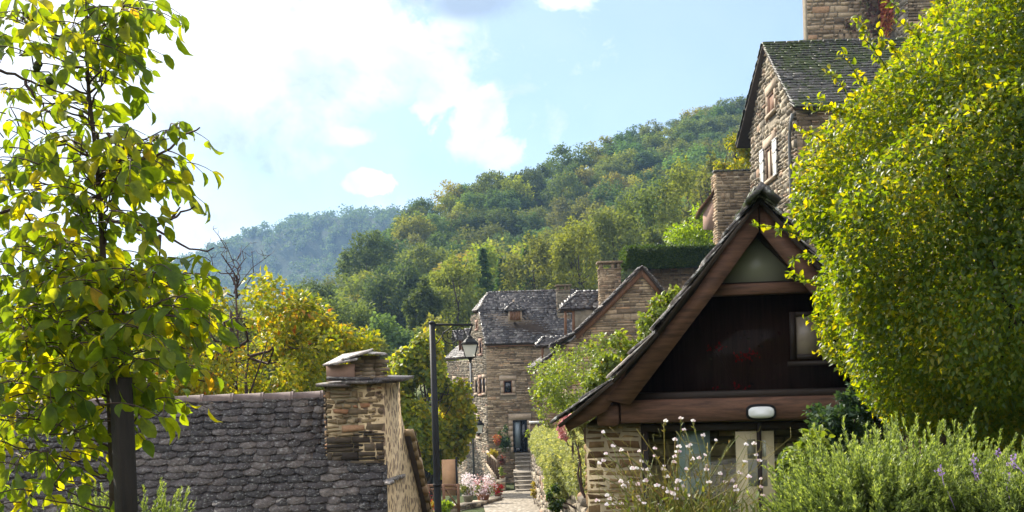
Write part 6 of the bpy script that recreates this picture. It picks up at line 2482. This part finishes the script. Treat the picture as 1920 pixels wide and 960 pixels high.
def leaf_spray(q, dirv, k, size, rr=.055):
    """one compound leaf: a drooping stalk with paired leaflets"""
    dirv = nrm(dirv)
    L = size * (1.3 + .55 * k / 2)
    t = np.linspace(0, 1, 6)[:, None]
    st = q + dirv * L * t + np.array([0, 0, -1]) * (L * .42) * t ** 2
    WB.tube(st, np.linspace(.0028, .0013, 6), 4, .6)
    side = nrm(np.cross(dirv, UPV) + r.normal(0, .2, 3))
    P_, D_, N_, S_ = [], [], [], []
    for j in range(k):
        last = j == k - 1
        tt_ = 1.0 if last else .38 + .6 * (j // 2) / max(1, (k - 1) // 2)
        c = np.array([np.interp(tt_, np.linspace(0, 1, 6), st[:, e]) for e in range(3)])
        sg = 0 if last else (1 if j % 2 else -1)
        dv = nrm(side * sg * .9 + dirv * .55 + np.array([0, 0, -1.05]) + r.normal(0, .3, 3))
        P_.append(c)
        D_.append(dv)
        N_.append(nrm(UPV * .5 + np.array([-.2, -.45, 0]) + r.normal(0, .55, 3)))
        S_.append(size * r.uniform(.6, 1.35))
    u = r.random()
    leaves(WL, np.array(P_), np.array(D_), np.array(N_), np.array(S_), np.clip(u * .6 + r.random(k) * .4, 0, 1), TLEAF, wid=1.05)


def fill(px, py, rx, ry, n, size=.084, dy=.45, branch=True):
    if px > 215 and py < 480:
        px -= min(58, (px - 215) * .62)
    if px > 260 and py >= 480:
        px -= min(45, (px - 260) * .5)
    c = P(px, py, WY + r.uniform(-.15, .15))
    if branch:
        a = trunk_at(c[2] - .12)
        l = limb(a, c, r, 7, .05)
        WB.tube(l, np.linspace(.0055, .002, 7), 5, .4)
    for i in range(int(n * (.85 if py < 300 else 1.15 if py < 450 else 2.2) + .5)):
        e, f = r.normal(size=2) * (.42 if py < 300 else .55)
        q = P(px + e * rx, py + f * ry - 10, WY + r.uniform(-dy, dy))
        if branch and r.random() < .10:
            WB.tube(limb(l[r.integers(3, 7)], q, r, 4, .06), np.linspace(.004, .002, 4), 4, .4)
        leaf_spray(q, np.array([e + r.normal(0, .5), r.normal(0, .6), r.uniform(-.1, .4)]), r.integers(3, 7), size * r.uniform(.75, 1.05))


FILL = [(160, 20, 34, 34, 9), (205, 40, 46, 40, 12), (160, 90, 26, 44, 9), (215, 95, 40, 40, 9), (235, 25, 34, 34, 7), (265, 50, 20, 40, 4), (305, 25, 24, 30, 5), (325, 15, 12, 20, 2),
        (20, 25, 36, 36, 9), (60, 50, 22, 30, 4), (14, 95, 30, 40, 6), (50, 130, 26, 40, 5), (20, 180, 28, 40, 7), (70, 175, 24, 30, 3), (10, 240, 24, 40, 6), (60, 240, 24, 36, 4),
        (170, 205, 18, 30, 4), (182, 260, 22, 30, 5), (172, 120, 20, 30, 4), (195, 300, 22, 30, 5), (150, 150, 20, 30, 4), (200, 140, 34, 36, 6), (165, 200, 16, 40, 4), (225, 120, 30, 30, 4), (190, 235, 24, 30, 4),
        (150, 270, 30, 36, 8), (110, 330, 40, 44, 10), (170, 330, 40, 50, 12), (215, 350, 34, 50, 9), (60, 370, 50, 44, 8), (20, 330, 30, 50, 7), (140, 400, 50, 44, 11), (200, 420, 40, 40, 7), (50, 440, 50, 40, 9), (110, 460, 50, 40, 9),
        (240, 285, 30, 30, 5), (275, 315, 32, 34, 7), (315, 305, 30, 34, 7), (345, 330, 30, 40, 6), (375, 260, 18, 24, 4), (395, 240, 12, 16, 1), (355, 270, 22, 24, 4), (240, 330, 30, 40, 5),
        (30, 520, 50, 44, 11), (100, 540, 54, 44, 12), (170, 520, 44, 44, 10), (230, 520, 44, 40, 8), (270, 540, 34, 34, 5), (330, 530, 44, 30, 7), (350, 560, 40, 40, 5), (408, 520, 16, 24, 2), (300, 600, 40, 40, 6),
        (40, 610, 54, 50, 13), (120, 620, 54, 50, 13), (190, 610, 44, 50, 10), (250, 610, 40, 44, 7), (355, 640, 34, 30, 4), (395, 680, 18, 24, 2), (350, 610, 26, 26, 3),
        (40, 700, 54, 50, 12), (110, 710, 50, 50, 11), (180, 700, 40, 44, 8), (235, 690, 30, 40, 4), (280, 720, 22, 26, 2), (318, 745, 20, 24, 3), (358, 760, 20, 22, 2),
        (30, 780, 50, 40, 8), (100, 790, 40, 40, 6), (160, 770, 34, 40, 5), (235, 790, 20, 24, 2), (120, 850, 44, 28, 5), (30, 850, 30, 30, 3), (60, 930, 40, 24, 4), (110, 915, 30, 24, 3)]
for f in FILL:
    fill(*f)
# bare and fruiting twigs
for pts in ([(190, 410), (240, 420), (290, 425), (330, 455), (370, 470), (402, 468)], [(290, 425), (318, 412), (345, 398), (368, 386)], [(300, 440), (299, 490)], [(320, 412), (338, 388)],
            [(-20, 130), (40, 145), (90, 165), (143, 190)], [(45, 150), (70, 190), (98, 215)], [(40, 32), (80, 38), (122, 44)], [(200, 250), (240, 290), (290, 300), (330, 268), (350, 248), (380, 240)], [(210, 560), (270, 640), (330, 690), (385, 715)], [(0, 400), (60, 380)]):
    q = np.array([P(x, y, WY - .05) for x, y in pts])
    if len(q) > 2:
        t = np.linspace(0, 1, len(q))
        t2 = np.linspace(0, 1, 12)
        q = np.array([np.interp(t2, t, q[:, c]) for c in range(3)]).T + r.normal(0, .004, (12, 3))
    WB.tube(q, np.linspace(.0075, .003, len(q)), 5, .4)
WL.build('foliage', M['walnut'], wt)
WB.build('branches', M['twig'], wt)
for (x, y) in ((72, 120), (69, 127), (104, 212), (108, 225), (93, 152)):
    mb = MB()
    c = P(x, y, WY - .05)
    mb.lathe(c - UPV * .017, [(.002, 0), (.011, .004), (.017, .014), (.017, .022), (.010, .033), (.002, .036)], 10)
    mb.build('walnut', M['walnut_nut'], wt, smooth=True)

# ------------------------------------------------------------------ the air over the valley
HAZE = 1
if HAZE:
    mb = MB()
    mb.box((0, 900, 165), X1 * 5200, Y1 * 2300, UPV * 420)
    hz = mb.build('haze', None or bpy.data.materials.new('valley_air'))
    m = hz.data.materials[0]
    m.use_nodes = True
    m.node_tree.nodes.clear()
    N = NT(m.node_tree)
    out = N.n('ShaderNodeOutputMaterial')
    v = N.n('ShaderNodeVolumePrincipled')
    v.inputs['Color'].default_value = (.38, .62, 1.0, 1)
    v.inputs['Density'].default_value = .00026
    v.inputs['Anisotropy'].default_value = .0
    N.l(v.outputs[0], out.inputs['Volume'])
    struct(hz, 'stuff', 'thin blue haze over the valley')
